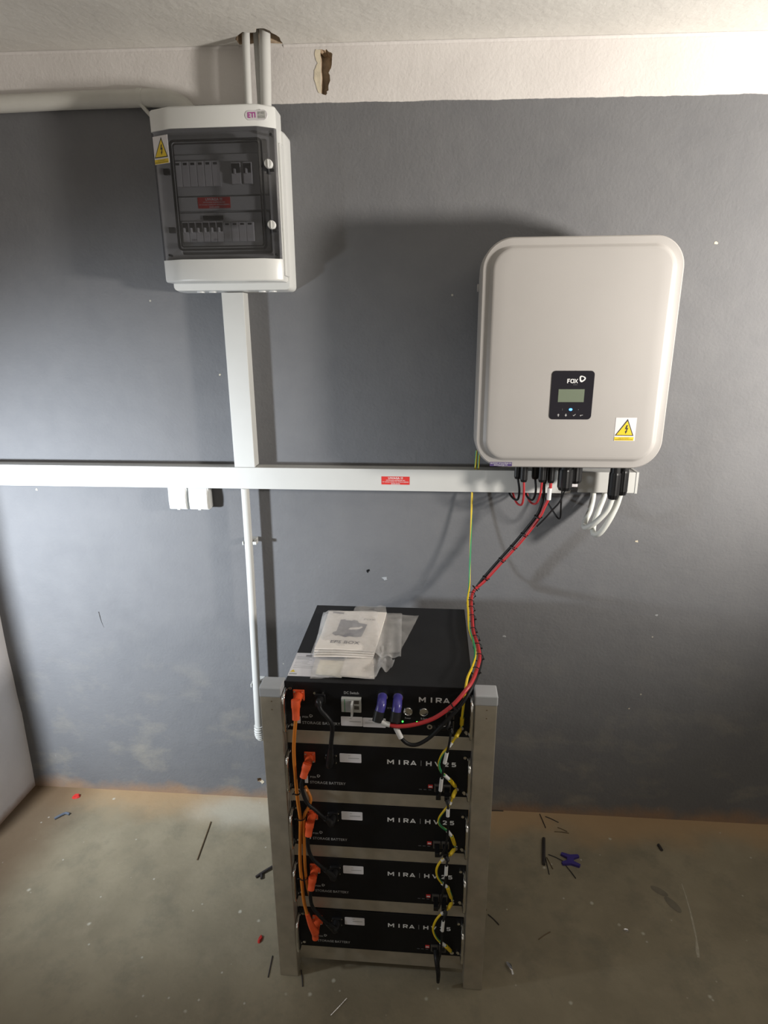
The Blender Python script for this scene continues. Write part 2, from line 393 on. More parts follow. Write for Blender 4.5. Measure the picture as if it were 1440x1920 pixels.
TXT = {}
def text_bm(s, x0, x1, z0, z1, y, bold=0.0, space=1.0, flat=None, shear=0.0, align=True):
    """lettering fitted to a box; upright facing -y, or lying on z=flat with z0..z1 read as y0..y1"""
    key = (s, bold, space, shear)
    if key not in TXT:
        cu = bpy.data.curves.new('t', 'FONT'); cu.body = s; cu.size = 1; cu.resolution_u = 2; cu.offset = bold; cu.space_character = space; cu.shear = shear
        cu.fill_mode = 'FRONT'
        ob = bpy.data.objects.new('t', cu); COL.objects.link(ob)
        dg = bpy.context.evaluated_depsgraph_get(); dg.update()
        me = bpy.data.meshes.new_from_object(ob.evaluated_get(dg))
        bpy.data.objects.remove(ob); bpy.data.curves.remove(cu)
        TXT[key] = ([tuple(v.co) for v in me.vertices], [tuple(p.vertices) for p in me.polygons]); bpy.data.meshes.remove(me)
    vs, fs = TXT[key]
    ax = min(v[0] for v in vs); bx = max(v[0] for v in vs); az = min(v[1] for v in vs); bz = max(v[1] for v in vs)
    bm = bmesh.new()
    def put(v):
        x = x0 + (v[0] - ax) / (bx - ax) * (x1 - x0); t = z0 + (v[1] - az) / (bz - az) * (z1 - z0)
        return (x, t, flat) if flat is not None else (x, y, t)
    bv = [bm.verts.new(put(v)) for v in vs]
    for f in fs:
        try: bm.faces.new([bv[i] for i in f])
        except ValueError: pass
    return bm
def text(parent, s, x0, x1, z0, z1, y, m, name='lettering', **k):
    bm = text_bm(s, x0, x1, z0, z1, y, **k)
    me = bpy.data.meshes.new(name); bm.to_mesh(me); bm.free(); me.materials.append(M[m])
    me.transform(Matrix.Translation(-world_loc(parent)))
    o = bpy.data.objects.new(name, me); COL.objects.link(o); o.parent = parent; return o
GLYPH = {
 'M': [[(.09, 0), (.09, 1)], [(.09, .97), (.5, .35), (.91, .97)], [(.91, 0), (.91, 1)]],
 'I': [[(.5, 0), (.5, 1)]],
 'R': [[(.12, 0), (.12, 1)], [(.12, .92), (.62, .92), (.86, .82), (.86, .55), (.62, .43), (.12, .43)], [(.52, .43), (.88, 0)]],
 'A': [[(.06, 0), (.5, .97), (.94, 0)], [(.24, .25), (.76, .25)]],
 'H': [[(.11, 0), (.11, 1)], [(.89, 0), (.89, 1)], [(.11, .5), (.89, .5)]],
 'V': [[(.06, 1), (.5, .04), (.94, 1)]],
 '2': [[(.10, .74), (.25, .90), (.55, .93), (.85, .80), (.82, .58), (.14, .09), (.96, .09)]],
 '5': [[(.90, .92), (.20, .92), (.16, .54), (.58, .60), (.86, .44), (.82, .18), (.50, .08), (.08, .16)]],
 'F': [[(.14, 0), (.14, 1)], [(.14, .91), (.92, .91)], [(.14, .48), (.80, .48)]],
 'O': [[(.5, .93), (.2, .83), (.08, .5), (.2, .17), (.5, .07), (.8, .17), (.92, .5), (.8, .83), (.5, .93)]],
 'X': [[(.08, 0), (.92, 1)], [(.08, 1), (.92, 0)]]}
def block_letters(parent, spec, x0, x1, z0, z1, y, m, stroke=.19, name='lettering'):
    """heavy geometric lettering from straight strokes; spec = [(char, from, to)] as shares of x0..x1"""
    h = z1 - z0; t = stroke * h / 2; j = 0; big = h > .008
    bm = bmesh.new()
    for ch, a, b in spec:
        if big and ch != spec[0][0]:
            part('letter', bm, m, parent); bm = bmesh.new()
        xa, wd = x0 + a * (x1 - x0), (b - a) * (x1 - x0)
        for line in GLYPH[ch]:
            P = [Vector((xa + u * wd, z0 + v * h)) for u, v in line]
            for i in range(len(P) - 1):
                d = (P[i + 1] - P[i]).normalized(); n = Vector((-d.y, d.x)) * t
                e0 = d * (t * .55 if i > 0 else 0); e1 = d * (t * .55 if i < len(P) - 2 else 0)
                j += 1; yy = y - .00002 * (j % 3)
                q = [P[i] - e0 + n, P[i] - e0 - n, P[i + 1] + e1 - n, P[i + 1] + e1 + n]
                bm.faces.new([bm.verts.new((c.x, yy, min(z1, max(z0, c.y)))) for c in q])
    return part('letter' if big else name, bm, m, parent)
def swirl(cx, cz, r, y):
    """the rounded-triangle ring of the maker's mark"""
    o, i = [], []
    for k in range(28):
        a = 2 * math.pi * k / 28
        f = 1 + .12 * math.cos(3 * a - .5)
        o.append((cx + r * f * math.cos(a), cz + r * f * math.sin(a)))
        i.append((cx + .05 * r + .56 * r * f * math.cos(a), cz + .08 * r + .56 * r * f * math.sin(a)))
    return ring_y(bmesh.new(), o, i, y)

def fill_with_holes(outer, holes, to3d):
    bm = bmesh.new(); es = []; hv = []
    for loop in [outer] + holes:
        vs = [bm.verts.new(to3d(*p)) for p in loop]; hv.append(vs)
        for i in range(len(vs)): es.append(bm.edges.new((vs[i], vs[(i + 1) % len(vs)])))
    bmesh.ops.triangle_fill(bm, use_beauty=True, use_dissolve=False, edges=es)
    return bm, hv[1:]
def jag(pts, n=4, amp=.003, seed=1):
    rnd = random.Random(seed); out = []
    for i in range(len(pts)):
        a, b = pts[i], pts[(i + 1) % len(pts)]
        for k in range(n):
            t = k / n; out.append((a[0] + (b[0] - a[0]) * t + rnd.uniform(-amp, amp), a[1] + (b[1] - a[1]) * t + rnd.uniform(-amp, amp)))
    return out
def cavity(loop, to3d_a, to3d_b, seed=2):
    """recess behind a hole: ragged sides and a rough back"""
    bm = bmesh.new(); rnd = random.Random(seed); n = len(loop)
    cx = sum(p[0] for p in loop) / n; cz = sum(p[1] for p in loop) / n
    A = [bm.verts.new(to3d_a(*p)) for p in loop]
    Bv = [bm.verts.new(to3d_b(cx + (p[0] - cx) * rnd.uniform(.7, .95), cz + (p[1] - cz) * rnd.uniform(.8, .97))) for p in loop]
    for i in range(n): bm.faces.new((A[i], A[(i + 1) % n], Bv[(i + 1) % n], Bv[i]))
    c = bm.verts.new(to3d_b(cx, cz))
    for i in range(n): bm.faces.new((Bv[i], Bv[(i + 1) % n], c))
    return bm

# ================================================================== THE ROOM
CZ = lambda x: 2.400 - .012 * x
# --- back wall with two chiselled holes
slot = jag([(-.264, 2.391), (-.243, 2.390), (-.231, 2.380), (-.232, 2.355), (-.240, 2.340), (-.238, 2.318), (-.244, 2.300), (-.250, 2.288), (-.263, 2.290), (-.262, 2.340)], 3, .0022, 3)
small = jag([(-.582, .086), (-.568, .088), (-.562, .078), (-.570, .070), (-.580, .074)], 2, .0015, 5)
outer = [(-3.2, -.02), (3.2, -.02), (3.2, 2.5), (-3.2, 2.5)]
bm, _ = fill_with_holes(outer, [slot, small], lambda x, z: (x, 0, z))
wall = struct('wall_back', bm, 'wall', 'dark grey painted back wall with a white band under the ceiling', 'wall')
part('hole', cavity(slot, lambda x, z: (x, 0, z), lambda x, z: (x, .030, z)), 'broken', wall, label='ragged vertical slot broken through the white plaster')
chipo = jag([(-.272, 2.390), (-.262, 2.391), (-.2615, 2.292), (-.270, 2.294), (-.279, 2.325), (-.278, 2.345), (-.270, 2.36), (-.277, 2.378)], 3, .0014, 8)
part('chipped_edge', poly_y(bmesh.new(), chipo, 0.0, .0012), 'chip', wall)
part('hole', cavity(small, lambda x, z: (x, 0, z), lambda x, z: (x, .03, z), 9), 'broken', wall, label='small chiselled hole low in the grey wall')
part('chipped_edge', poly_y(bmesh.new(), jag([(-.572, .074), (-.560, .080), (-.556, .072), (-.564, .064)], 2, .001, 4), 0.0, .0012), 'chip', wall)

for x, z, r_, m_ in ((.805, 1.908, .0055, 'chip'), (.690, 1.051, .005, 'chip'), (-1.25, 1.19, .004, 'chip'), (-.100, .905, .006, 'cap'), (-.155, .93, .006, 'panel'), (.299, .707, .004, 'cap'), (-.60, 1.56, .003, 'chip'), (.78, .80, .003, 'cap'), (.73, .45, .003, 'chip')):
    rn = random.Random(int(x * 1000)); pts = [(x + r_ * rn.uniform(.4, 1.3) * math.cos(2 * math.pi * k / 7) * (1.8 if m_ == 'cap' else 1), z + r_ * rn.uniform(.4, 1.3) * math.sin(2 * math.pi * k / 7)) for k in range(7)]
    part('paint_chip', poly_y(bmesh.new(), pts, 0, .0008), m_, wall)
part('crack', sweep(bmesh.new(), [V(-1.101, -.0002, .752), V(-1.099, -.0002, .735), V(-1.096, -.0002, .712), V(-1.090, -.0002, .692)], lambda t: .0016 * (1.1 - t), 6), 'dark_scrap', wall)

# --- ceiling with the break-out where the conduits pass
brk = jag([(-.475, -.012), (-.468, -.055), (-.445, -.078), (-.415, -.072), (-.405, -.095), (-.385, -.092), (-.362, -.060), (-.360, -.012)], 3, .004, 6)
bm, _ = fill_with_holes([(-3.2, -3.2), (3.2, -3.2), (3.2, .02), (-3.2, .02)], [brk], lambda x, y: (x, y, CZ(x)))
ceil = struct('ceiling', bm, 'ceiling', 'whitewashed plaster ceiling above the grey wall', 'ceiling')
part('hole', cavity(brk, lambda x, y: (x, y, CZ(x)), lambda x, y: (x, y, CZ(x) + .07), 12), 'broken', ceil, label='ragged hole broken out where the conduits pass')
# plaster fillet between wall and ceiling, interrupted at the break-out
def fillet(xa, xb):
    bm = bmesh.new(); rows = []; n = 7
    for i in range(25):
        x = xa + (xb - xa) * i / 24; row = []
        for k in range(n):
            a = math.pi / 2 * k / (n - 1); r = .006
            row.append(bm.verts.new((x, -r + r * math.sin(a) - .0004, CZ(x) - r + r * math.cos(a) - .0004)))
        rows.append(row)
    for i in range(24):
        for k in range(n - 1):
            f = bm.faces.new((rows[i][k], rows[i + 1][k], rows[i + 1][k + 1], rows[i][k + 1])); f.smooth = True
    return bm
part('fillet', fillet(-3.0, -.477), 'wall', ceil); part('fillet', fillet(-.358, 3.0), 'wall', ceil)

# --- floor
bm = bmesh.new(); vs = [bm.verts.new(p) for p in ((-3.2, -3.2, 0), (3.2, -3.2, 0), (3.2, .02, 0), (-3.2, .02, 0))]; bm.faces.new(vs)
floor = struct('floor', bm, 'floor', 'dusty grey-brown concrete floor with orange brick dust along the wall', 'floor')
# --- pier on the left
bm = bmesh.new(); NZ = 30; rows = []
for i in range(NZ + 1):
    z = 2.41 * i / NZ; row = []
    for (x, y) in ((-1.465, .01), (-1.465, -.16), (-1.465, -.33), (-1.465, -.47), (-1.478, -.50), (-1.62, -.50), (-1.62, .01)):
        dx = (math.sin(z * 7 + y * 5) * .004 + random.uniform(-.0015, .0015)) if x > -1.5 else 0
        row.append(bm.verts.new((x + dx, y, z)))
    rows.append(row)
for i in range(NZ):
    for k in range(6): bm.faces.new((rows[i][k], rows[i][k + 1], rows[i + 1][k + 1], rows[i + 1][k])).smooth = True
struct('wall_left', bm, 'pier', 'white plastered wall end at the left edge of the photo', 'wall', smooth=True)

# ================================================================== STICKER HELPERS
def warning_sign(parent, x0, x1, z0, z1, y):
    w_, h_ = x1 - x0, z1 - z0
    s = part('warning_sticker', B(x0, x1, y - .0006, y, z0, z1), 'sticker', parent, label='yellow triangle high voltage sticker')
    yy = y - .0006
    P = lambda u, v: (x0 + u * w_, z0 + v * h_)
    part('black_triangle', poly_y(bmesh.new(), [P(.02, .23), P(.92, .22), P(.57, .95)], yy), 'print_black', s)
    part('yellow_triangle', poly_y(bmesh.new(), [P(.09, .262), P(.855, .255), P(.565, .86)], yy - .0003), 'yellow', s)
    part('bolt', poly_y(bmesh.new(), [P(.53, .68), P(.60, .69), P(.56, .56), P(.63, .57), P(.575, .43), P(.60, .43), P(.52, .31), P(.49, .43), P(.53, .43), P(.55, .52), P(.47, .50)], yy - .0006), 'print_black', s)
    part('caption_strip', B(x0 + .01 * w_, x1 - .06 * w_, yy - .0003, yy, z0 + .015 * h_, z0 + .17 * h_), 'yellow', s)
    text(s, 'NIE DOTYKAĆ!', x0 + .22 * w_, x0 + .72 * w_, z0 + .105 * h_, z0 + .15 * h_, yy - .0007, 'print_black', 'caption')
    text(s, 'URZĄDZENIE ELEKTRYCZNE', x0 + .04 * w_, x0 + .90 * w_, z0 + .03 * h_, z0 + .08 * h_, yy - .0007, 'print_black', 'caption')
    return s
def red_notice(parent, x0, x1, z0, z1, y):
    s = part('red_notice', B(x0, x1, y - .0006, y, z0, z1), 'red_sticker', parent, label='red UWAGA notice with white lettering')
    h = z1 - z0; w_ = x1 - x0; yy = y - .001
    text(s, 'UWAGA !!!', x0 + .24 * w_, x0 + .76 * w_, z0 + .68 * h, z0 + .93 * h, yy, 'print_white', bold=.02)
    text(s, 'WYSOKIE NAPIĘCIE DC', x0 + .16 * w_, x0 + .84 * w_, z0 + .45 * h, z0 + .60 * h, yy, 'print_white', bold=.015)
    text(s, 'W CIĄGU DNIA PO WYŁĄCZENIU', x0 + .03 * w_, x0 + .97 * w_, z0 + .24 * h, z0 + .39 * h, yy, 'print_white', bold=.015)
    text(s, 'ZASILANIA', x0 + .34 * w_, x0 + .66 * w_, z0 + .04 * h, z0 + .18 * h, yy, 'print_white', bold=.015)
    return s

# ================================================================== CABLE TRUNKING
TZ0, TZ1 = 1.2165, 1.2845
def trunk_h(name, label, xa, xb, z0, z1, d, endcap=False):
    r = root(name, label, 'cable trunking', ((xa + xb) / 2, 0, z0))
    part('base_channel', B(xa, xb, -d + .006, 0, z0 + .002, z1 - .002), 'pvc', r)
    part('cover', B(xa, xb, -d, -d + .012, z0, z1, bevel=.0015), 'pvc', r)
    return r
tr = trunk_h('cable_trunking', 'long white horizontal cable trunking running across the grey wall', -1.462, .462, TZ0, TZ1, .055)
red_notice(tr, -.104, -.0185, 1.2368, 1.2620, -.055)
tr2 = trunk_h('cable_trunking', 'short white trunking end box beneath the right of the inverter', .482, .652, 1.2205, 1.2830, .057)
part('end_cap', B(.646, .6535, -.0585, 0, 1.2195, 1.284, bevel=.001), 'pvc', tr2)
r = root('cable_trunking', 'white vertical cable trunking below the distribution board', 'cable trunking', (-.528, 0, TZ1))
part('base_channel', B(-.555, -.497, -.048, 0, TZ1 + .0005, 1.7925), 'pvc', r)
part('cover', B(-.558, -.494, -.055, -.043, TZ1 + .0005, 1.7925, bevel=.0015), 'pvc', r)

# ================================================================== DISTRIBUTION BOARD
bd = root('distribution_board', 'white distribution board with smoked door high on the wall', 'distribution board', (-.52, 0, 1.80))
XL, XR, FL, FR_, YE, YF = -.687, -.360, -.625, -.402, -.122, -.150
bm = bmesh.new(); loft(bm, -.690, -.352, 1.7945, 2.192, .014, [(0.0, 0.0), (0.0, -.05), (.003, -.072)])
part('back_box', bm, 'board', bd, smooth=True)
for x in (-.62, -.585, -.44, -.41):
    part('knockout', C((x, -.045, 1.7950), (x, -.045, 1.7925), .011), 'board', bd, smooth=True)
plan = [(XL, -.066), (XL, YE), (XL + .006, YE - .006), (FL, YF), (FR_, YF), (XR - .005, YE - .006), (XR, YE), (XR, -.066)]
def band(z0, z1, bev):
    bm = prism_z(bmesh.new(), plan, z0, z1)
    top = [e for e in bm.edges if all(abs(v.co.z - bev) < 1e-5 for v in e.verts)]
    bmesh.ops.bevel(bm, geom=top, offset=.006, segments=3, profile=.5, affect='EDGES'); return bm
part('cover_top', band(2.178, 2.228, 2.228), 'board', bd, smooth=True)
part('cover_bottom', band(1.815, 1.871, 1.815), 'board', bd, smooth=True)
part('cover_side', B(XL, XL + .004, -.108, -.066, 1.871, 2.178), 'board_inner', bd)
part('door_rest', ring_y(bmesh.new(), rrect(XL + .004, XR - .004, 1.8715, 2.1775, .002), rrect(-.640, -.388, 1.886, 2.160, .008), -.102, .010), 'board_inner', bd)
part('cover_side', B(XR - .008, XR, YE + .004, -.066, 1.871, 2.178), 'board', bd)
# side ribs on the right flank
part('side_rib', B(-.360, -.3535, -.110, -.070, 1.83, 2.15, bevel=.002), 'board', bd)
# inner fascia with two openings of devices
part('inner_fascia', B(XL + .012, XR - .008, -.078, -.070, 1.871, 2.178), 'board_inner', bd)
for z0, z1 in ((2.045, 2.125), (1.905, 1.985)):
    # sloped tray round each row
    fr = part('device_frame', RR(-.655, -.395, z0 - .012, z1 + .012, .008, [(0, -.078), (.004, -.086)]), 'board_inner', bd)
part('centre_strip', B(-.66, -.39, -.092, -.078, 1.998, 2.032, bevel=.002), 'board_inner', bd)
def breaker(x0, x1, z0, z1, kind, parent):
    b = part('circuit_breaker' if kind == 'toggle' else 'blank_cover', B(x0 + .0004, x1 - .0004, -.098, -.080, z0, z1, bevel=.0012), 'breaker', parent)
    xc = (x0 + x1) / 2; h = z1 - z0
    if kind == 'toggle':
        part('slot', B(x0 + .002, x1 - .002, -.0988, -.0975, z0 + .50 * h, z1 - .06 * h), 'toggle', b)
        part('toggle', B(xc - .004, xc + .001, -.106, -.0985, z0 + .44 * h, z0 + .68 * h, bevel=.001), 'breaker', b)
    else:
        part('notch', B(xc - .005, xc + .005, -.0988, -.0975, z1 - .15 * h, z1 - .06 * h), 'toggle', b)
    return b
W6 = (.523 - .645) / -6
for i in range(6): breaker(-.645 + i * W6, -.645 + (i + 1) * W6, 2.056, 2.116, 'blank', bd)
for a, b_ in ((-.492, -.466), (-.460, -.436)):
    k = breaker(a, b_, 2.060, 2.111, 'toggle', bd)
W6 = (-.523 + .638) / 6
for i in range(6): breaker(-.638 + i * W6, -.638 + (i + 1) * W6, 1.920, 1.971, 'toggle', bd)
W4 = (.523 - .440) / 4
for i in range(4): breaker(-.523 + i * W4, -.523 + (i + 1) * W4, 1.920, 1.968, 'blank', bd)
part('nameplate', B(-.58, -.525, -.0905, -.086, 1.976, 1.986, bevel=.001), 'gasket', bd)
text(bd, '101', -.612, -.600, 1.9235, 1.9275, -.0985, 'print_black', 'device_marking')
text(bd, '251', -.552, -.540, 1.9235, 1.9275, -.0985, 'print_black', 'device_marking')
red_notice(bd, -.590, -.501, 2.0035, 2.0305, -.0921)
# smoked door
door_pts = [(XL + .001, YE - .001), (XL + .006, YE - .0065), (FL, YF - .0005), (FR_, YF - .0005), (XR - .005, YE - .0065), (XR - .001, YE - .001)]
inner_pts = [(x, y + .003) for x, y in door_pts]
door = part('smoked_door', prism_z(bmesh.new(), door_pts + inner_pts[::-1], 1.872, 2.1765), 'smoked', bd, label='smoked transparent door')
gx0, gx1, gz0, gz1 = -.634, -.393, 1.893, 2.154
gk = part('gasket', loft(bmesh.new(), gx0, gx1, gz0, gz1, .012, [(0, -.1475), (0, -.142)]), 'gasket', door)
me = gk.data; me.clear_geometry()
bm = bmesh.new(); o_ = rrect(gx0, gx1, gz0, gz1, .012); i_ = rrect(gx0 + .005, gx1 - .005, gz0 + .005, gz1 - .005, .008)
ring_y(bm, o_, i_, -.142, .005)
o_ = rrect(gx0 + .008, gx1 - .008, gz0 + .008, gz1 - .008, .007); i_ = rrect(gx0 + .011, gx1 - .011, gz0 + .011, gz1 - .011, .005)
ring_y(bm, o_, i_, -.143, .003)
bm.transform(Matrix.Translation(-world_loc(door))); bm.to_mesh(me); bm.free()
for x, z in ((-.372, 2.163), (-.374, 1.882), (-.665, 1.884)):
    part('door_screw', C((x, -.135, z), (x, -.118, z), .0032, seg=12), 'gasket', door)
for z in (2.088, 1.948):
    part('hinge', B(-.664, -.648, -.126, -.116, z - .008, z + .006, bevel=.001), 'gasket', door)
for z in (2.092, 1.951):
    l = part('door_latch', loft(bmesh.new(), -.3875, -.3665, z - .0105, z + .0105, .0104, [(0, -.146), (0, -.156), (.0015, -.158)]), 'board', bd, smooth=True, label='white quarter-turn door latch')
    part('latch_bar', B(-.378, -.376, -.1605, -.1575, z - .0095, z + .0095, bevel=.0006), 'board', l)
    part('latch_foot', B(-.376, -.364, -.1505, -.146, z - .017, z - .010, bevel=.001), 'gasket', l)
# sticker lying on the slanted left of the door
ws = warning_sign(bd, -.6845, -.6345, 2.1015, 2.1655, -.1485)
ang = math.atan2(YF - YE + .006, FL - XL - .006)
piv = Vector((-.6345, -.1485, 0)) - world_loc(bd)
rot = Matrix.Translation(piv) @ Matrix.Rotation(ang, 4, 'Z') @ Matrix.Translation(-piv)
for o in [ws] + list(ws.children): o.data.transform(rot)
# maker's badge
bg = part('badge', RR(-.431, -.373, 2.190, 2.2125, .011, [(0, -.1499), (.0008, -.1508)]), 'sticker', bd, label='rounded badge with magenta letters')
text(bg, 'ETI', -.4235, -.4035, 2.1955, 2.2075, -.1512, 'print_magenta', bold=.03)
part('badge_panel', B(-.3985, -.379, -.1510, -.1506, 2.1935, 2.209), 'pvc_grey', bg)
text(bg, 'IP 65', -.397, -.3815, 2.203, 2.208, -.1514, 'print_grey', bold=.02)
text(bg, 'ECH', -.397, -.381, 2.1945, 2.1995, -.1514, 'print_grey', bold=.02)

# ================================================================== PIPES AND CONDUITS
r = root('conduit', 'thick white conduit rising from the board into the ceiling hole', 'conduit', (-.40, -.05, 2.23))
part('pipe', T([(-.4015, -.05, 2.226), (-.3975, -.05, 2.32), (-.393, -.048, 2.45)], .0142, 20), 'pvc', r, label='white plastic tube')
single('conduit', T([(-.4455, -.058, 2.226), (-.4435, -.058, 2.32), (-.4405, -.054, 2.46)], .0098, 16), 'pvc', 'thin white conduit left of the thick one above the board', 'conduit', (-.4455, -.058, 2.226))
single('conduit', T([(-.4215, -.026, 2.20), (-.4225, -.026, 2.32), (-.4235, -.026, 2.46)], .0072, 14), 'pvc_grey', 'thinnest pale conduit between the two ceiling conduits above the board', 'conduit', (-.4215, -.026, 2.20))
r = root('wall_pipe', 'overpainted white pipe along the top left of the wall, ending above the board', 'pipe', (-.95, 0, 2.27))
pp = [(-1.464, -.012, 2.285), (-1.30, -.014, 2.287), (-1.14, -.014, 2.289), (-.96, -.014, 2.291), (-.80, -.016, 2.290), (-.71, -.02, 2.288), (-.66, -.022, 2.280), (-.625, -.018, 2.262), (-.605, -.008, 2.235)]
part('pipe', T(pp, lambda t: .0215 - .003 * max(0, t - .8) * 5, 20), 'painted_pipe', r, smooth=True)
cl = bmesh.new()
for k in range(14):
    a0, a1 = math.radians(-60 + 155 * k / 14), math.radians(-60 + 155 * (k + 1) / 14)
    q = [(-.756, a0), (-.742, a0), (-.742, a1), (-.756, a1)]
    o1 = [cl.verts.new((x, -.017 - .0235 * math.cos(a), 2.2895 + .0235 * math.sin(a))) for x, a in q]
    cl.faces.new(o1)
bmesh.ops.remove_doubles(cl, verts=cl.verts, dist=1e-5)
bmesh.ops.solidify(cl, geom=cl.faces[:], thickness=.002)
part('clip_band', cl, 'painted_pipe', r, smooth=True)
part('clip_foot', sweep(bmesh.new(), [V(-.748, -.030, 2.274), V(-.740, -.022, 2.262), V(-.730, -.012, 2.250)], .0052, 8), 'painted_pipe', r, smooth=True)

r = root('conduit', 'white vertical conduit running down the wall from the trunking behind the rack', 'conduit', (-.535, -.045, .31))
part('pipe', T([(-.5325, -.047, TZ0), (-.5345, -.047, .95), (-.540, -.047, .65), (-.546, -.047, .345)], .0128, 20, n=4), 'pvc', r, smooth=True)
el = bmesh.new(); ep = catmull([(-.546, -.047, .352), (-.547, -.047, .325), (-.545, -.042, .306), (-.538, -.030, .297), (-.532, -.016, .296)], 14)
sweep(el, ep, lambda t: .0150 + .0012 * math.cos(t * 70), 18)
part('ribbed_elbow', el, 'pvc', r, smooth=True, label='flexible ribbed elbow at the foot')
for z, x in ((1.036, -.534), (.516, -.543)):
    c = part('clip', B(x - .0185, x + .0185, -.030, 0, z - .006, z + .006, bevel=.001), 'pvc', r)
    part('clip_jaw', B(x - .0185, x - .0145, -.055, -.028, z - .006, z + .006, bevel=.001), 'pvc', c)
    part('clip_jaw', B(x + .0145, x + .0265, -.052, -.028, z - .005, z + .005, bevel=.001), 'pvc', c)

# ================================================================== SWITCHES UNDER THE TRUNKING
def rocker_switch(x0, x1, label):
    z0, z1 = 1.140, 1.2158
    r = root('wall_switch', label, 'switch', ((x0 + x1) / 2, 0, z0))
    part('housing', RR(x0, x1, z0, z1, .006, [(.003, 0), (.001, -.02), (0, -.030), (.002, -.037)]), 'pvc', r, smooth=True)
    bm = bmesh.new(); n = 10; cols = []
    for i in range(n + 1):
        t = i / n; z = z0 + .004 + (z1 - z0 - .006) * t; bulge = -.037 - .0085 * math.sin(math.pi * min(1, t * .85 + .15)) ** .7
        rowx = [x0 + .003, x0 + .006, (x0 + x1) / 2, x1 - .006, x1 - .003]
        dy = [.004, .0005, 0, .0005, .004]
        cols.append([bm.verts.new((x, bulge + d_, z)) for x, d_ in zip(rowx, dy)])
    for i in range(n):
        for k in range(4): bm.faces.new((cols[i][k], cols[i][k + 1], cols[i + 1][k + 1], cols[i + 1][k])).smooth = True
    for i in range(n):
        a, b_ = cols[i][0], cols[i + 1][0]
        bm.faces.new((a, b_, bm.verts.new((b_.co.x, -.034, b_.co.z)), bm.verts.new((a.co.x, -.034, a.co.z))))
        a, b_ = cols[i][4], cols[i + 1][4]
        bm.faces.new((b_, a, bm.verts.new((a.co.x, -.034, a.co.z)), bm.verts.new((b_.co.x, -.034, b_.co.z))))
    a = cols[0]; lo = [bm.verts.new((v.co.x, -.034, v.co.z)) for v in a]
    for k in range(4): bm.faces.new((a[k + 1], a[k], lo[k], lo[k + 1]))
    part('rocker', bm, 'pvc', r, smooth=True)
    part('finger_tab', B((x0 + x1) / 2 - .004, (x0 + x1) / 2 + .006, -.0425, -.036, z0 + .0005, z0 + .004, bevel=.0008), 'pvc_grey', r)
    return r
rocker_switch(-.7885, -.7235, 'white surface switch under the long trunking, farther from the conduit')
rocker_switch(-.7225, -.6535, 'white surface switch under the long trunking, nearer the vertical conduit')

# ================================================================== INVERTER
IX0, IX1, IZ0, IZ1 = .1621, .6463, 1.3320, 1.9029
iv = root('inverter', 'pale rounded inverter with black display panel on the right of the wall', 'inverter', ((IX0 + IX1) / 2, 0, IZ0))
part('mounting_bracket', B(.25, .56, -.028, 0, 1.45, 1.80, bevel=.003), 'steel', iv)
part('rear_housing', RR(IX0 + .006, IX1 - .006, IZ0 + .010, IZ1 - .010, .07, [(.012, -.028), (.004, -.04), (0, -.06), (0, -.150)], seg=12), 'inverter_back', iv, smooth=True)
part('front_cover', RR(IX0, IX1, IZ0, IZ1, .076, [(.006, -.146), (.001, -.150), (0, -.156), (0, -.222), (.0012, -.2275), (.004, -.2300), (.0185, -.2306), (.0205, -.2312), (.0255, -.2375), (.0285, -.2392), (.034, -.2400), (.06, -.2405)], seg=14), 'inverter', iv, smooth=True)
part('side_knob', C((.1600, -.12, 1.793), (.170, -.12, 1.793), .010, seg=18), 'inverter', iv, smooth=True)
FY = -.2404
pn = part('control_panel', RR(.3485, .4545, 1.4635, 1.5865, .010, [(0, FY + .001), (0, FY - .0012), (.0006, FY - .0016)]), 'glass_panel', iv, label='black glossy control panel')
PY = FY - .0019
block_letters(pn, [('F', 0, .27), ('O', .29, .67), ('X', .66, 1)], .3875, .4140, 1.5555, 1.5665, PY, 'print_white', .20)
part('maker_mark', swirl(.4245, 1.5665, .0078, PY + .0002), 'print_white', pn)
text(pn, 'ESS', .4035, .413, 1.5505, 1.5535, PY, 'print_dim')
part('screen', B(.3675, .4325, PY - .0002, PY + .0006, 1.5080, 1.5405), 'lcd', pn, label='grey-green display')
part('led', RR(.3975, .4055, 1.4862, 1.4918, .0025, [(0, PY + .0004), (0, PY - .0003)]), 'blue_led', pn, label='lit blue lamp')
part('led_mark', B(.3800, .3810, PY - .0002, PY + .0003, 1.4865, 1.4915), 'print_dim', pn)
part('led_mark', B(.4200, .4220, PY - .0002, PY + .0003, 1.4875, 1.4895), 'print_dim', pn)
for k, cx in enumerate((.3715, .3905, .4115, .4295)):
    bm = bmesh.new(); z = 1.4745
    if k == 0: pts = [(cx - .0032, z), (cx, z + .0038), (cx + .0032, z), (cx + .0012, z), (cx + .0012, z - .0035), (cx - .0012, z - .0035), (cx - .0012, z)]
    elif k == 1: pts = [(cx - .0032, z), (cx - .0012, z), (cx - .0012, z + .0035), (cx + .0012, z + .0035), (cx + .0012, z), (cx + .0032, z), (cx, z - .0038)]
    elif k == 2: pts = [(cx - .0035, z), (cx - .0012, z - .0028), (cx + .0038, z + .0026), (cx + .0026, z + .0032), (cx - .0012, z - .0008), (cx - .0028, z + .0008)]
    else: pts = [(cx - .004, z - .001), (cx - .001, z + .0015), (cx - .001, z), (cx + .004, z + .0012), (cx + .004, z), (cx - .001, z - .0012), (cx - .001, z - .003)]
    part('button_icon', poly_y(bm, pts, PY + .0002), 'print_grey', pn)
warning_sign(iv, .5180, .5705, 1.4085, 1.4685, FY)
pl = part('purple_label', B(.2030, .2615, -.2315, -.2304, 1.3360, 1.3470), 'purple', iv, label='violet main switch label')
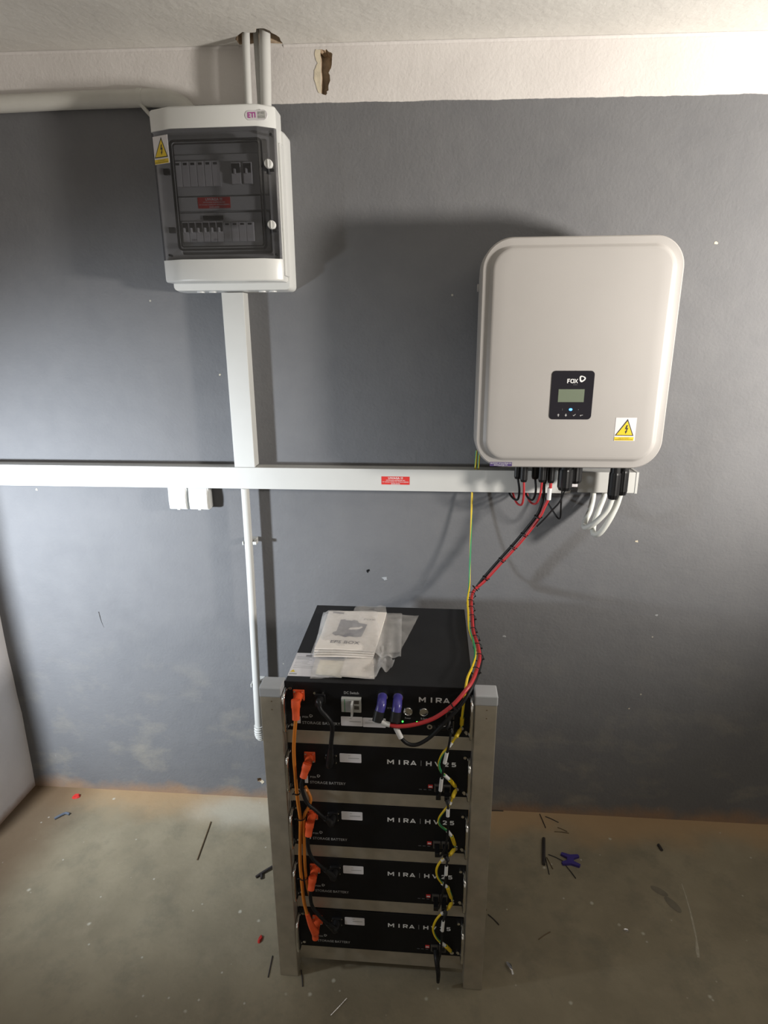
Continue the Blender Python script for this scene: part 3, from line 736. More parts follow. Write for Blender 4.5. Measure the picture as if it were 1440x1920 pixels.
text(pl, 'GŁÓWNY WYŁĄCZNIK DC', .2040, .2605, 1.3420, 1.3462, -.2318, 'print_white', bold=.01)
text(pl, 'INSTALACJA PV', .2140, .2500, 1.3367, 1.3407, -.2318, 'print_white', bold=.01)
# connectors on the underside
def ribbed(name, x, y, ztop, zbot, r, parent, seg=24, m='black'):
    bm = bmesh.new(); h = ztop - zbot
    cyl(bm, (x, y, ztop), (x, y, zbot + .60 * h), r * .86, seg=20)
    rings = []
    for zz, rr in ((zbot + .62 * h, r * .95), (zbot + .58 * h, r), (zbot + .10 * h, r), (zbot, r * .78)):
        rings.append([bm.verts.new((x + rr * (1 - .07 * (k % 2)) * math.cos(2 * math.pi * k / seg), y + rr * (1 - .07 * (k % 2)) * math.sin(2 * math.pi * k / seg), zz)) for k in range(seg)])
    for i in range(3):
        for k in range(seg): bm.faces.new((rings[i][k], rings[i][(k + 1) % seg], rings[i + 1][(k + 1) % seg], rings[i + 1][k]))
    bm.faces.new(rings[0]); bm.faces.new(rings[-1][::-1])
    return part(name, bm, m, parent)
for x, y in ((.294, -.125), (.309, -.142), (.343, -.125), (.3595, -.142)):
    ribbed('solar_connector', x, y, 1.346, 1.272 if y < -.13 else 1.277, .0105, iv)
ribbed('solar_connector', .3701, -.118, 1.346, 1.262, .0085, iv); ribbed('solar_connector', .3868, -.132, 1.346, 1.268, .0105, iv)
for x, y, zb, rr in ((.427, -.128, 1.246, .021), (.459, -.105, 1.262, .020)):
    ribbed('cable_gland', x, y, 1.346, zb, rr, iv)
ribbed('cable_gland', .5645, -.128, 1.346, 1.222, .0165, iv); ribbed('cable_gland', .590, -.118, 1.346, 1.232, .0155, iv)
part('dc_isolator', B(.440, .466, -.118, -.108, 1.252, 1.275, bevel=.002), 'sticker', iv)

# ================================================================== RACK
RX0, RX1, RY = -.2900, .1522, -.6147
ZB = [.7637, .5921, .4198, .2481, .0741]
PT = .8985
rk = root('battery_rack', 'galvanised steel floor rack with two grey-capped front posts', 'rack', ((RX0 + RX1) / 2, -.4, 0))
for x0 in (RX0 - .052, RX1 + .002):
    p_ = part('post', B(x0, x0 + .050, -.646, -.600, 0, PT - .004, bevel=.002), 'steel', rk)
    part('end_cap', B(x0 - .0012, x0 + .0512, -.6472, -.5988, PT - .026, PT, bevel=.003), 'cap', p_, label='grey plastic end cap')
    for zz in (.862, .840): part('screw_hole', C((x0 + .027, -.6464, zz), (x0 + .027, -.6455, zz), .0016, seg=10), 'brown_scrap', p_)
for x0 in (RX0 + .004, RX1 - .044):
    part('rear_post', B(x0, x0 + .04, -.194, -.154, 0, .85, bevel=.002), 'steel', rk)
for zb in ZB:
    lo = zb - .0385 if zb != ZB[-1] else zb - .048
    part('crossbar', B(RX0 - .002, RX1 + .002, -.613, -.596, lo, zb - .0006, bevel=.0012), 'steel', rk)
    for x0, x1 in ((RX0 + .001, RX0 + .036), (RX1 - .036, RX1 - .001)):
        part('side_rail', B(x0, x1, -.596, -.154, zb - .004, zb - .0006), 'steel', rk)

# ================================================================== BATTERIES
def handle(x, zb, parent):
    pts = [(x, RY + .001, zb + .117), (x, RY - .028, zb + .115), (x, RY - .038, zb + .104), (x, RY - .040, zb + .067), (x, RY - .038, zb + .030), (x, RY - .028, zb + .019), (x, RY + .001, zb + .017)]
    h = part('handle', T(pts, .0036, 10, 4), 'chrome', parent, smooth=True, label='chrome U handle')
    for z in (zb + .117, zb + .017):
        part('handle_screw', C((x + (.009 if x < 0 else -.009), RY - .004, z), (x + (.009 if x < 0 else -.009), RY, z), .004, seg=10), 'chrome', h)
def case(zb, parent):
    part('case', B(RX0 + .001, RX1 - .001, RY + .003, RY + .4175, zb, zb + .1325, bevel=.0012), 'case', parent)
    part('front_panel', B(RX0, RX1, RY, RY + .0031, zb, zb + .133, bevel=.0006), 'panel', parent)
def socket_plate(x0, x1, z0, z1, parent):
    p_ = part('socket_plate', B(x0, x1, RY - .004, RY, z0, z1, bevel=.0012), 'orange', parent, label='orange socket plate')
    for x in (x0 + .004, x1 - .004):
        for z in (z0 + .004, z1 - .004): part('plate_screw', C((x, RY - .0062, z), (x, RY - .0035, z), .0022, seg=10), 'chrome', p_)
def screws(pts, parent):
    for x, z in pts: part('screw', C((x, RY - .003, z), (x, RY, z), .0030, .0024, seg=10), 'chrome', parent, smooth=True)
def socket(x, z, parent):
    part('black_socket', RR(x - .013, x + .013, z - .013, z + .013, .004, [(0, RY), (0, RY - .005), (.001, RY - .006)]), 'black', parent)
def rating_label(x0, x1, z0, z1, parent, lines):
    s = part('rating_label', RR(x0, x1, z0, z1, .002, [(0, RY), (0, RY - .0006)]), 'sticker', parent, label='white rating label')
    for a, b_, c, d_ in lines:
        part('print_line', B(x0 + a * (x1 - x0), x0 + b_ * (x1 - x0), RY - .0010, RY - .0005, z0 + c * (z1 - z0), z0 + d_ * (z1 - z0)), 'print_grey', s)
def port(x0, x1, z0, z1, parent):
    p_ = part('network_port', RR(x0, x1, z0, z1, .001, [(0, RY), (0, RY - .004), (.001, RY - .0044)]), 'port', parent)
    part('port_opening', B(x0 + .003, x1 - .003, RY - .0047, RY - .004, z0 + .003, z1 - .005), 'black', p_)
def marks(zb, xs, parent, storage_x1):
    y = RY - .0004
    block_letters(parent, [('F', 0, .27), ('O', .29, .67), ('X', .66, 1)], xs, xs + .0145, zb + .0355, zb + .0405, y, 'print_grey', .2)
    part('maker_mark', swirl(xs + .0205, zb + .0415, .0040, RY), 'print_grey', parent)
    text(parent, 'STORAGE BATTERY', xs - .001, storage_x1, zb + .0185, zb + .0262, y, 'print_grey', bold=.006)

# --- control module on top
b1 = root('battery_module', 'top black module of the rack with switch, round buttons and blue connectors', 'battery', ((RX0 + RX1) / 2, -.4, ZB[0]), 'storage batteries in the rack')
zb = ZB[0]
case(zb, b1); handle(-.2855, zb, b1); handle(.1470, zb, b1)
socket_plate(-.270, -.243, zb + .084, zb + .113, b1)
screws([(-.219, zb + .106), (-.199, zb + .107)], b1); socket(-.206, zb + .092, b1)
text(b1, 'DC Switch', -.149, -.114, zb + .1055, zb + .1125, RY - .0004, 'print_grey', bold=.015)
dc = part('dc_breaker', B(-.155, -.108, RY - .008, RY, zb + .061, zb + .099, bevel=.001), 'pvc_grey', b1, label='pale breaker marked DC Switch')
part('breaker_face', B(-.148, -.128, RY - .0095, RY - .008, zb + .066, zb + .094), 'cap', dc)
part('switch_lever', B(-.131, -.1265, RY - .024, RY - .008, zb + .058, zb + .094, bevel=.001), 'breaker', dc)
for z in (zb + .070, zb + .085): part('terminal_window', B(-.1245, -.1130, RY - .0088, RY - .0078, z, z + .009), 'port', dc)
part('green_line', B(-.1475, -.146, RY - .0099, RY - .009, zb + .063, zb + .097), 'earth_green', dc)
rating_label(-.158, -.1065, zb + .0185, zb + .044, b1, [(.40, .93, .46, .54), (.40, .50, .78, .83)])
rating_label(-.1055, -.051, zb + .0175, zb + .043, b1, [(.25, .5, .72, .80), (.1, .9, .52, .56), (.1, .8, .40, .44)])
for x, s, a, b_ in ((.002, 'Power', -.0055, .0085), (.039, 'B-Start', .032, .047)):
    k = part('push_button', RR(x - .0115, x + .0115, zb + .0548, zb + .0778, .01145, [(0, RY), (0, RY - .003), (.0012, RY - .005), (.0028, RY - .005), (.0034, RY - .0042)]), 'chrome', b1, smooth=True, label='round metal push button')
    text(b1, s, a, b_, zb + .0445, zb + .0495, RY - .0004, 'print_grey', bold=.01)
for x in (-.011, .023): part('status_lamp', C((x, RY - .0012, zb + .037), (x, RY, zb + .037), .0022, seg=12), 'green_led', b1, label='small lit green lamp')
text(b1, 'DC Out', -.047, -.034, zb + .070, zb + .0745, RY - .0004, 'print_grey')
part('ground_stud', C((.053, RY - .005, zb + .0285), (.053, RY, zb + .0285), .0065, seg=18), 'chrome', b1, smooth=True)
part('ground_stud_core', C((.053, RY - .0056, zb + .0285), (.053, RY - .004, zb + .0285), .0028, seg=12), 'black', b1)
block_letters(b1, [('M', 0, .22), ('I', .36, .46), ('R', .55, .75), ('A', .80, 1)], .027, .098, zb + .0915, zb + .1050, RY - .0004, 'print_white', .24)
marks(zb, -.251, b1, -.160)
part('small_label', B(-.264, -.256, RY - .0006, RY, zb + .020, zb + .0385), 'sticker', b1)
port(.090, .110, zb + .050, zb + .072, b1); port(.090, .110, zb + .024, zb + .046, b1)
screws([(.140, zb + .012)], b1)
# printed instruction label on the lid
lb = part('lid_label', B(-.2885, -.158, -.590, -.482, zb + .1325, zb + .1331), 'sticker', b1, label='white instruction label on the lid')
zt = zb + .1334
rnd = random.Random(4)
for i in range(8):
    y = -.503 - i * .0072; part('print_line', B(-.283, -.283 + rnd.uniform(.03, .055), y, y + .0014, zt - .0004, zt), 'print_grey', lb)
for i in range(2):
    y = -.494 - i * .005; part('print_line', B(-.262, -.226, y, y + .002, zt - .0004, zt), 'print_black', lb)
bm = bmesh.new(); vs = [bm.verts.new(p) for p in ((-.286, -.573, zt), (-.274, -.573, zt), (-.280, -.562, zt))]; bm.faces.new(vs)
part('caution_triangle', bm, 'yellow', lb)
part('print_box', B(-.286, -.268, -.584, -.578, zt - .0004, zt), 'print_grey', lb)

# --- plain storage battery, then three copies
b2 = root('battery_module', 'second battery from the top, its orange plug feeding a black cable', 'battery', ((RX0 + RX1) / 2, -.4, ZB[1]), 'storage batteries in the rack')
zb = ZB[1]
case(zb, b2); handle(-.2855, zb, b2); handle(.1475, zb, b2)
socket_plate(-.251, -.224, zb + .083, zb + .112, b2)
screws([(-.197, zb + .098), (-.173, zb + .105), (-.174, zb + .085)], b2); socket(-.1855, zb + .096, b2)
rating_label(-.164, -.111, zb + .086, zb + .111, b2, [(.40, .90, .46, .54), (.40, .50, .76, .81)])
marks(zb, -.239, b2, -.151)
part('small_label', B(-.253, -.245, RY - .0006, RY, zb + .0195, zb + .0405), 'sticker', b2)
block_letters(b2, [('M', 0, .098), ('I', .155, .200), ('R', .241, .318), ('A', .342, .424), ('H', .566, .646), ('V', .692, .773), ('2', .829, .894), ('5', .935, 1)], -.048, .118, zb + .0870, zb + .1000, RY - .0004, 'print_white', .24)
part('divider', B(.0335, .0345, RY - .0006, RY, zb + .0860, zb + .1010), 'print_grey', b2)
part('dip_switch', B(.052, .0635, RY - .002, RY, zb + .0235, zb + .033, bevel=.0005), 'red_plastic', b2, label='small red dip switch')
part('dip_sliders', B(.0535, .062, RY - .0026, RY - .002, zb + .0265, zb + .0300), 'sticker', b2)
for a in (.030, .041, .053): part('port_caption', B(a, a + .007, RY - .0004, RY, zb + .0165, zb + .0185), 'print_dim', b2)
port(.067, .086, zb + .015, zb + .036, b2); port(.088, .107, zb + .015, zb + .036, b2)
screws([(.140, zb + .012)], b2)
LB = ['third battery from the top, its plug beside the tied orange cables', 'fourth battery from the top, second from the floor', 'bottom battery of the rack, with the orange cable entering its plug from above']
for i in range(3): copy_tree(b2, (0, 0, ZB[i + 2] - ZB[1]), LB[i])

# ================================================================== BATTERY CABLES
ORANGE_A = [(-.2555, -.66, .8303), (-.2627, -.656, .7778), (-.2671, -.652, .7301), (-.2678, -.650, .6815), (-.2669, -.650, .6327), (-.2642, -.650, .5777), (-.261, -.650, .5297), (-.265, -.650, .4584), (-.2675, -.65, .3929), (-.2656, -.652, .3349), (-.2617, -.656, .2783), (-.2542, -.66, .2409)]
ORANGE_B = [(-.2511, -.622, .607), (-.241, -.634, .5993), (-.2354, -.638, .5833), (-.2405, -.642, .5635), (-.2511, -.645, .5417), (-.2537, -.648, .5055), (-.2552, -.648, .456), (-.2562, -.648, .3882), (-.2553, -.644, .3308), (-.2546, -.622, .2604)]
def plug(parent, x, z, tip, m='orange', r=.0095, name='plug'):
    """elbow plug: out of the socket, then down to the cable"""
    bm = bmesh.new(); t = Vector(tip)
    sweep(bm, catmull([(x, RY - .004, z), (x, RY - .024, z), (x, RY - .030, z)], 4), r * 1.05, 16)
    p_ = part(name, bm, m, parent, smooth=True)
    a = Vector((x, RY - .036, z + .004)); d = (t - a)
    part(name + '_grip', sweep(bmesh.new(), [a - d * .12, a, a + d * .30, a + d * .36, a + d * .62, a + d * .68, t], lambda q: r * (1.12 if q < .35 else (1.0 if q < .6 else .92)), 16), m, p_, smooth=True)
    return p_
oa = root('battery_cable', 'long orange cable from the top module down to the bottom battery', 'cable', ORANGE_A[0])
part('cable', T(ORANGE_A, .0043, 10), 'orange_cable', oa, smooth=True)
plug(oa, -.2565, ZB[0] + .0985, (-.2555, -.660, .826))
pb = plug(oa, -.2375, ZB[4] + .0975, (-.2375, -.652, .150))
part('plug_tail', sweep(bmesh.new(), catmull([(-.2375, -.655, .176), (-.246, -.659, .205), (-.2542, -.66, .243)], 4), lambda t: .0098 - .004 * t, 14), 'orange', pb, smooth=True)
ob = root('battery_cable', 'shorter orange cable looping out below the second battery', 'cable', ORANGE_B[0])
part('cable', T(ORANGE_B, .0040, 10), 'orange_cable', ob, smooth=True)

BL = {
 1: [(-.2028, -.650, .8697), (-.1978, -.658, .8540), (-.1827, -.662, .8380), (-.1726, -.660, .8180), (-.1726, -.656, .7941), (-.176, -.656, .7648), (-.1806, -.650, .7203)],
 2: [(-.2459, -.660, .6657), (-.2514, -.660, .6434), (-.2474, -.660, .6158), (-.2381, -.660, .5897), (-.2218, -.660, .5735), (-.2044, -.656, .5500), (-.1900, -.644, .5250)],
 3: [(-.2408, -.660, .4934), (-.2431, -.660, .472), (-.2403, -.660, .4424), (-.2304, -.660, .4197), (-.2113, -.656, .3930), (-.1920, -.644, .3600)],
 4: [(-.241, -.660, .3232), (-.2434, -.660, .2986), (-.2404, -.660, .2706), (-.2288, -.660, .2466), (-.2131, -.656, .2200), (-.1920, -.644, .1800)]}
def dark_plug(parent, path_end, prev, x, z):
    e = Vector(path_end); p_ = Vector(prev)
    q = part('black_plug', sweep(bmesh.new(), catmull([(x, RY - .005, z), (x, RY - .026, z), e, e.lerp(p_, .6)], 5), lambda t: .0098 - .004 * t, 14), 'black', parent, smooth=True)
    return q
k = root('battery_cable', 'black cable linking the top module to the second battery', 'cable', BL[1][0])
part('cable', T(BL[1], .0052, 10), 'black_cable', k, smooth=True)
dark_plug(k, BL[1][0], BL[1][1], -.206, ZB[0] + .092); dark_plug(k, BL[1][-1], BL[1][-2], -.1855, ZB[1] + .096)
NM = {2: 'black cable from the second battery plug to the third battery', 3: 'black cable from the third battery plug to the fourth battery', 4: 'black cable from the fourth battery plug to the bottom battery'}
for i in (2, 3, 4):
    k = root('battery_cable', NM[i], 'cable', BL[i][0])
    part('cable', T(BL[i], .0046, 10), 'black_cable', k, smooth=True)
    plug(k, -.2375, ZB[i - 1] + .0975, BL[i][0])
    dark_plug(k, BL[i][-1], BL[i][-2], -.1855, ZB[i] + .096)

EARTH = ['earth_yellow', 'earth_green']
def earth_tube(pts, r=.0030, tw=25.0, n=6): return sweep(bmesh.new(), catmull(pts, n), r, 10, twist=tw, stripes=(0, 1, .4))
def lug(parent, p, d):
    """ring terminal flat on the panel, with its crimp barrel running to the wire"""
    p, d = Vector(p), Vector(d)
    l = part('ring_terminal', C(p + V(0, -.003, 0), p + V(0, .001, 0), .0052, seg=16), 'chrome', parent, smooth=True)
    part('crimp_sleeve', sweep(bmesh.new(), [p + (d - p) * .25, p + (d - p) * .5, d], .0048, 12), 'earth_yellow', l, smooth=True)
J = {
 1: [(.127, -.62, .7934), (.1218, -.63, .7888), (.1142, -.64, .7827), (.0996, -.65, .7663), (.0839, -.655, .7475), (.0759, -.655, .7206), (.08, -.655, .7), (.0891, -.652, .6861), (.1022, -.645, .6674), (.1117, -.635, .6488), (.1206, -.62, .6241)],
 2: [(.1205, -.624, .6242), (.1152, -.632, .6186), (.11, -.64, .6114), (.105, -.648, .6012), (.0912, -.655, .5864), (.0802, -.655, .5653), (.0793, -.655, .5495), (.0872, -.655, .5374), (.1005, -.65, .5223), (.1115, -.645, .5021), (.1177, -.635, .4764), (.1229, -.62, .4468)],
 3: [(.1229, -.624, .4455), (.116, -.632, .4435), (.108, -.64, .4395), (.0882, -.65, .4318), (.0768, -.655, .4112), (.0786, -.655, .3862), (.0909, -.655, .3652), (.1047, -.65, .3472), (.1139, -.638, .3137), (.1195, -.62, .2725)],
 4: [(.1195, -.624, .2713), (.1151, -.632, .2701), (.1082, -.64, .2664), (.0919, -.65, .2609), (.0773, -.655, .2426), (.071, -.655, .2134), (.0783, -.655, .187), (.0911, -.652, .1662), (.1055, -.645, .1458), (.1146, -.635, .1227), (.1227, -.62, .0947)]}
ON = ['top module to the second battery', 'second battery to the third battery', 'third battery to the fourth battery', 'fourth battery to the bottom battery']
for i in range(1, 5):
    k = root('earth_cable', 'short yellow-green earth cable from the ' + ON[i - 1], 'cable', J[i][0], 'earth links between the batteries')
    part('cable', earth_tube(J[i], .0029, 18.0 if i < 3 else 4.0), EARTH, k, smooth=True)
    lug(k, J[i][0], J[i][2]); lug(k, J[i][-1], J[i][-3])
    q = J[i][4]; q2 = J[i][3]
    part('sleeve_marker', sweep(bmesh.new(), [Vector(J[i][-4]), Vector(J[i][-4]).lerp(Vector(J[i][-3]), .8)], .0042, 12), 'tag', k, smooth=True)
    part('sleeve_marker', sweep(bmesh.new(), [Vector(q2).lerp(Vector(J[i][2]), .35), Vector(q2).lerp(Vector(q), .1)], .0042, 12), 'tag', k, smooth=True)
CB = {
 1: [(.1005, -.622, .8120), (.1030, -.645, .8110), (.1009, -.658, .8033), (.0978, -.662, .7782), (.0934, -.664, .7578), (.088, -.666, .7256), (.0848, -.666, .7003), (.0828, -.666, .6793), (.0805, -.662, .6480), (.0776, -.650, .6190), (.0767, -.622, .6150)],
 2: [(.0972, -.622, .6150), (.0985, -.645, .6140), (.0996, -.654, .6052), (.0999, -.658, .5948), (.0998, -.660, .5723), (.1012, -.660, .5409), (.0995, -.660, .5079), (.0924, -.658, .4683), (.0824, -.650, .4440), (.0775, -.622, .4430)],
 3: [(.0975, -.622, .4430), (.1025, -.645, .4430), (.1024, -.654, .4349), (.1002, -.658, .4230), (.0995, -.660, .3940), (.0962, -.660, .3651), (.0905, -.660, .3242), (.0831, -.650, .2760), (.0775, -.622, .2710)],
 4: [(.0975, -.622, .2710), (.1020, -.645, .2720), (.0999, -.654, .2607), (.0962, -.658, .2460), (.0942, -.660, .2114), (.0935, -.660, .1806), (.0917, -.658, .1371), (.0880, -.652, .1000), (.0874, -.650, .074)]}
for i in range(1, 5):
    pts = CB[i]
    k = root('data_cable', 'thin black data cable with white markers from the ' + ON[i - 1], 'cable', pts[0], 'data links between the batteries')
    part('cable', T(pts, .0027, 10), 'black_cable', k, smooth=True)
    part('network_plug', B(pts[0][0] - .006, pts[0][0] + .006, -.648, -.619, pts[0][2] - .008, pts[0][2] + .004, bevel=.001), 'black', k)
    if i < 4: part('network_plug', B(pts[-1][0] - .006, pts[-1][0] + .006, -.648, -.619, pts[-1][2] - .006, pts[-1][2] + .006, bevel=.001), 'black', k)
    else: part('network_plug', sweep(bmesh.new(), catmull([(.081, RY - .004, .092), (.083, -.640, .086), (.0870, -.652, .060), (.0874, -.653, .040), (.0872, -.653, .028)], 5), lambda t: .0078 - .0035 * t, 12), 'black', k, smooth=True)
    part('plug_boot', sweep(bmesh.new(), catmull([(pts[0][0], -.648, pts[0][2] - .002), Vector(pts[1]) + V(0, -.006, -.006), Vector(pts[2])], 4), .0050, 10), 'black', k, smooth=True)
    a, b_ = (4, 5) if i == 1 else (3, 4)
    part('cable_marker', sweep(bmesh.new(), [Vector(pts[a]), Vector(pts[b_]).lerp(Vector(pts[a]), .12)], .0043, 12), 'tag', k, smooth=True, label='white cable marker')
    if i == 1:
        part('cable_marker', sweep(bmesh.new(), [Vector(pts[7]) + V(0, 0, .008), Vector(pts[8]) + V(0, 0, .002)], .0043, 12), 'tag', k, smooth=True)
        part('cable_marker', sweep(bmesh.new(), [V(.074, -.642, .808), V(.090, -.648, .812)], .0042, 12), 'tag', k, smooth=True)
single('data_cable', T([(.1000, -.622, .832), (.098, -.645, .828), (.092, -.655, .818), (.076, -.645, .806), (.070, -.640, .800), (.062, -.630, .802)], .0040, 10), 'black_cable', 'stubby black lead tucked at the ports of the top module', 'cable', (.1, -.622, .83), smooth=True)

# ================================================================== INVERTER TO RACK CABLES
BUNDLE = [(.183, -.112, .918), (.172, -.175, .912), (.169, -.262, .910), (.1665, -.359, .910), (.173, -.431, .910), (.1735, -.499, .911), (.162, -.561, .913), (.148, -.612, .913)]
RED = [(.3868, -.132, 1.2700), (.3859, -.13, 1.228), (.3755, -.125, 1.1945), (.3621, -.12, 1.1571), (.3185, -.11, 1.0832), (.2659, -.105, 1.0137), (.2173, -.105, .9513)] + BUNDLE + [(.1311, -.640, .9052), (.1023, -.662, .8813), (.0636, -.668, .8517), (.0219, -.67, .8342), (-.0167, -.67, .8267), (-.0411, -.668, .8296), (-.0635, -.662, .8355)]
BLK = [(.3701, -.118, 1.2647), (.3709, -.122, 1.2256), (.3658, -.12, 1.1929), (.3535, -.115, 1.1586), (.3065, -.105, 1.0846), (.2551, -.1, 1.0149), (.2079, -.1, .9507)] + [(x - .002, y - .001, z - .0075) if y > -.2 else (x + .0035, y, z - .0065) for x, y, z in BUNDLE] + [(.1365, -.640, .8939), (.1151, -.653, .8667), (.088, -.660, .8374), (.056, -.665, .7998), (.0248, -.668, .7789), (.0003, -.668, .7819), (-.0168, -.668, .8054), (-.0257, -.662, .8374)]
def dc_plug(parent, x, tip):
    t = Vector(tip); top = Vector((x, RY - .036, .8700))
    a = part('blue_connector', sweep(bmesh.new(), catmull([(x, RY - .002, .868), (x, RY - .020, .869), (x, RY - .034, .866), top.lerp(t, .45)], 5), .0108, 16), 'blue_plug', parent, smooth=True, label='violet-blue elbow connector')
    part('connector_collar', C((x, RY - .005, .868), (x, RY, .868), .0122, seg=20), 'chrome', a, smooth=True)
    part('connector_boot', sweep(bmesh.new(), [top.lerp(t, .40), top.lerp(t, .48), t], .0122, 16), 'black', a, smooth=True)
k = root('power_cable', 'thick red cable from the inverter to the first blue connector', 'cable', RED[0])
part('cable', T(RED, .0046, 12), 'red_cable', k, smooth=True); dc_plug(k, -.0580, (-.0665, -.664, .8330))
part('cable_marker', sweep(bmesh.new(), catmull([(-.0590, -.6645, .8335), (-.0480, -.667, .8305), (-.0370, -.6685, .829)], 3), .0062, 12), 'tag', k, smooth=True)
part('cable_marker', sweep(bmesh.new(), [V(.3855, -.1310, 1.252), V(.3850, -.130, 1.2170)], .0062, 12), 'tag', k, smooth=True)
k = root('power_cable', 'thick black cable from the inverter to the second blue connector', 'cable', BLK[0])
part('cable', T(BLK, .0044, 12), 'black_cable', k, smooth=True); dc_plug(k, -.0220, (-.0262, -.664, .8350))
part('cable_marker', sweep(bmesh.new(), [V(-.0240, -.6655, .8200), V(-.0120, -.668, .7950)], .0060, 12), 'tag', k, smooth=True)
EB = [(x - .011, y, z + .007) for x, y, z in BUNDLE]
EA = [(.1812, -.03, 1.3400), (.1791, -.03, 1.2860), (.1742, -.03, 1.2398), (.172, -.032, 1.2067), (.172, -.05, 1.0835), (.1707, -.075, .9873), (.1693, -.105, .9320)] + EB[1:] + [(.1306, -.640, .8944), (.1286, -.632, .8495), (.1273, -.626, .818), (.127, -.620, .7956)]
k = root('earth_cable', 'long yellow-green earth cable from the inverter down to the top module', 'cable', EA[0])
part('cable', earth_tube(EA, .0030, 15.0), EARTH, k, smooth=True)
part('crimp_sleeve', sweep(bmesh.new(), [V(.1276, -.627, .826), V(.1271, -.623, .805)], .0048, 12), 'earth_yellow', k, smooth=True)
single('earth_cable', earth_tube([(.1895, -.035, 1.345), (.1884, -.035, 1.29), (.188, -.035, 1.2496)], .0030, 7.0), EARTH, 'short stub of earth cable between inverter and long trunking', 'cable', (.188, -.035, 1.2496), smooth=True)

def solar(pts, m, label):
    single('solar_cable', T(pts, .0032, 10), m, label, 'cable', pts[0], 'solar cables looping behind the trunking', smooth=True)
solar([(.294, -.125, 1.2800), (.3000, -.130, 1.2439), (.3003, -.11, 1.2116), (.2934, -.07, 1.2021), (.2844, -.035, 1.2108), (.2786, -.03, 1.2413)], 'black_cable', 'black solar cable loop from the inverter connector nearest the left')
solar([(.3092, -.142, 1.2767), (.3125, -.135, 1.2314), (.312, -.11, 1.1956), (.3036, -.07, 1.189), (.2958, -.035, 1.2077), (.2914, -.03, 1.2414)], 'red_cable', 'red solar cable loop under the leftmost inverter connectors')
solar([(.3433, -.125, 1.2802), (.3466, -.130, 1.2414), (.3433, -.11, 1.2107), (.3356, -.07, 1.2061), (.3322, -.035, 1.2149), (.3281, -.03, 1.2419)], 'black_cable', 'black solar cable loop under the second connector pair')
solar([(.3599, -.142, 1.2773), (.359, -.135, 1.2353), (.3532, -.11, 1.1995), (.3427, -.07, 1.193), (.3373, -.035, 1.2083), (.3328, -.03, 1.242)], 'red_cable', 'red solar cable loop under the second connector pair')
single('signal_cable', T([(.4210, -.128, 1.2522), (.423, -.12, 1.2019), (.4286, -.1, 1.1587), (.4272, -.08, 1.1459), (.4158, -.06, 1.1596), (.3976, -.035, 1.1891), (.3911, -.03, 1.2262)], .0026, 8), 'black_cable', 'thin black cable hanging in a sharp loop below the large gland', 'cable', (.4210, -.128, 1.2522), smooth=True)
single('signal_cable', T([(.4310, -.128, 1.2523), (.4183, -.125, 1.2112), (.3969, -.127, 1.1837), (.3775, -.130, 1.16), (.3565, -.128, 1.1344)], .0026, 8), 'black_cable', 'thin black cable slanting from the large gland to the red cable', 'cable', (.431, -.128, 1.2523), smooth=True)
GA = [(.5331, -.03, 1.2282), (.5343, -.035, 1.2013), (.5235, -.055, 1.1634), (.5046, -.08, 1.134), (.5025, -.105, 1.1271), (.5232, -.125, 1.1486), (.5513, -.130, 1.1877), (.5640, -.128, 1.2280)]
GB = [(.5675, -.03, 1.2287), (.5669, -.035, 1.2051), (.5485, -.055, 1.1638), (.5303, -.085, 1.1277), (.5271, -.105, 1.1093), (.5397, -.12, 1.1146), (.5579, -.128, 1.1509), (.5780, -.122, 1.1961), (.5890, -.118, 1.2400)]
single('mains_cable', T(GA, .0082, 14), 'grey_cable', 'pale grey cable in the smaller, left loop under the end box', 'cable', GA[0], 'grey mains cables', smooth=True)
single('mains_cable', T(GB, .0082, 14), 'grey_cable', 'pale grey cable in the larger, right loop under the end box', 'cable', GB[0], 'grey mains cables', smooth=True)

# --- black cable ties
def tie(c, d, r, label, group, tail=(.0035, -.002, 0)):
    c, d = Vector(c), Vector(d).normalized(); a, b_ = frame_of(d); bm = bmesh.new(); n = 16; R = []
    for k in range(n):
        q = 2 * math.pi * k / n; u = math.cos(q) * a + math.sin(q) * b_
        R.append([bm.verts.new(c + u * rr + d * h) for rr, h in ((r, -.0014), (r + .0011, -.0014), (r + .0011, .0014), (r, .0014))])
    for k in range(n):
        for j in range(4): bm.faces.new((R[k][j], R[k][(j + 1) % 4], R[(k + 1) % n][(j + 1) % 4], R[(k + 1) % n][j]))
    t = Vector(tail); s = c + t.normalized() * r
    sweep(bm, [s, s + t * .5, s + t], .0018, 6)
    single('cable_tie', bm, 'black', label, 'cable tie', c, group)
def mid(i): return Vector(RED[i]).lerp(Vector(BLK[i]), .5)
ORD = ['first', 'second', 'third', 'fourth', 'fifth', 'sixth', 'seventh', 'eighth', 'ninth', 'tenth']
for n_, (i, f) in enumerate(((2, .9), (3, .75), (4, .35), (4, .95), (5, .9))):
    c = mid(i).lerp(mid(i + 1), f)
    tie(c, Vector(RED[i + 1]) - Vector(RED[i]), .0098, ORD[n_] + ' black cable tie down from the inverter on the sloping red and black pair', 'ties on the sloping pair')
for n_, (i, f) in enumerate(((6, .75), (7, .4), (8, .1), (8, .6), (9, .2), (10, .0), (10, .6), (11, .2), (12, .0), (13, .1))):
    c = mid(i).lerp(mid(i + 1), f) + V(-.003, 0, .003)
    tie(c, Vector(RED[i + 1]) - Vector(RED[i]), .0105, ORD[n_] + ' black cable tie from the wall on the cable bundle beside the top module', 'ties on the bundle beside the rack')
tie(Vector(RED[16]) + V(.004, 0, -.004), V(.35, .1, .3), .0095, 'black cable tie on the red cable in front of the top module', 'tie in front of the top module')
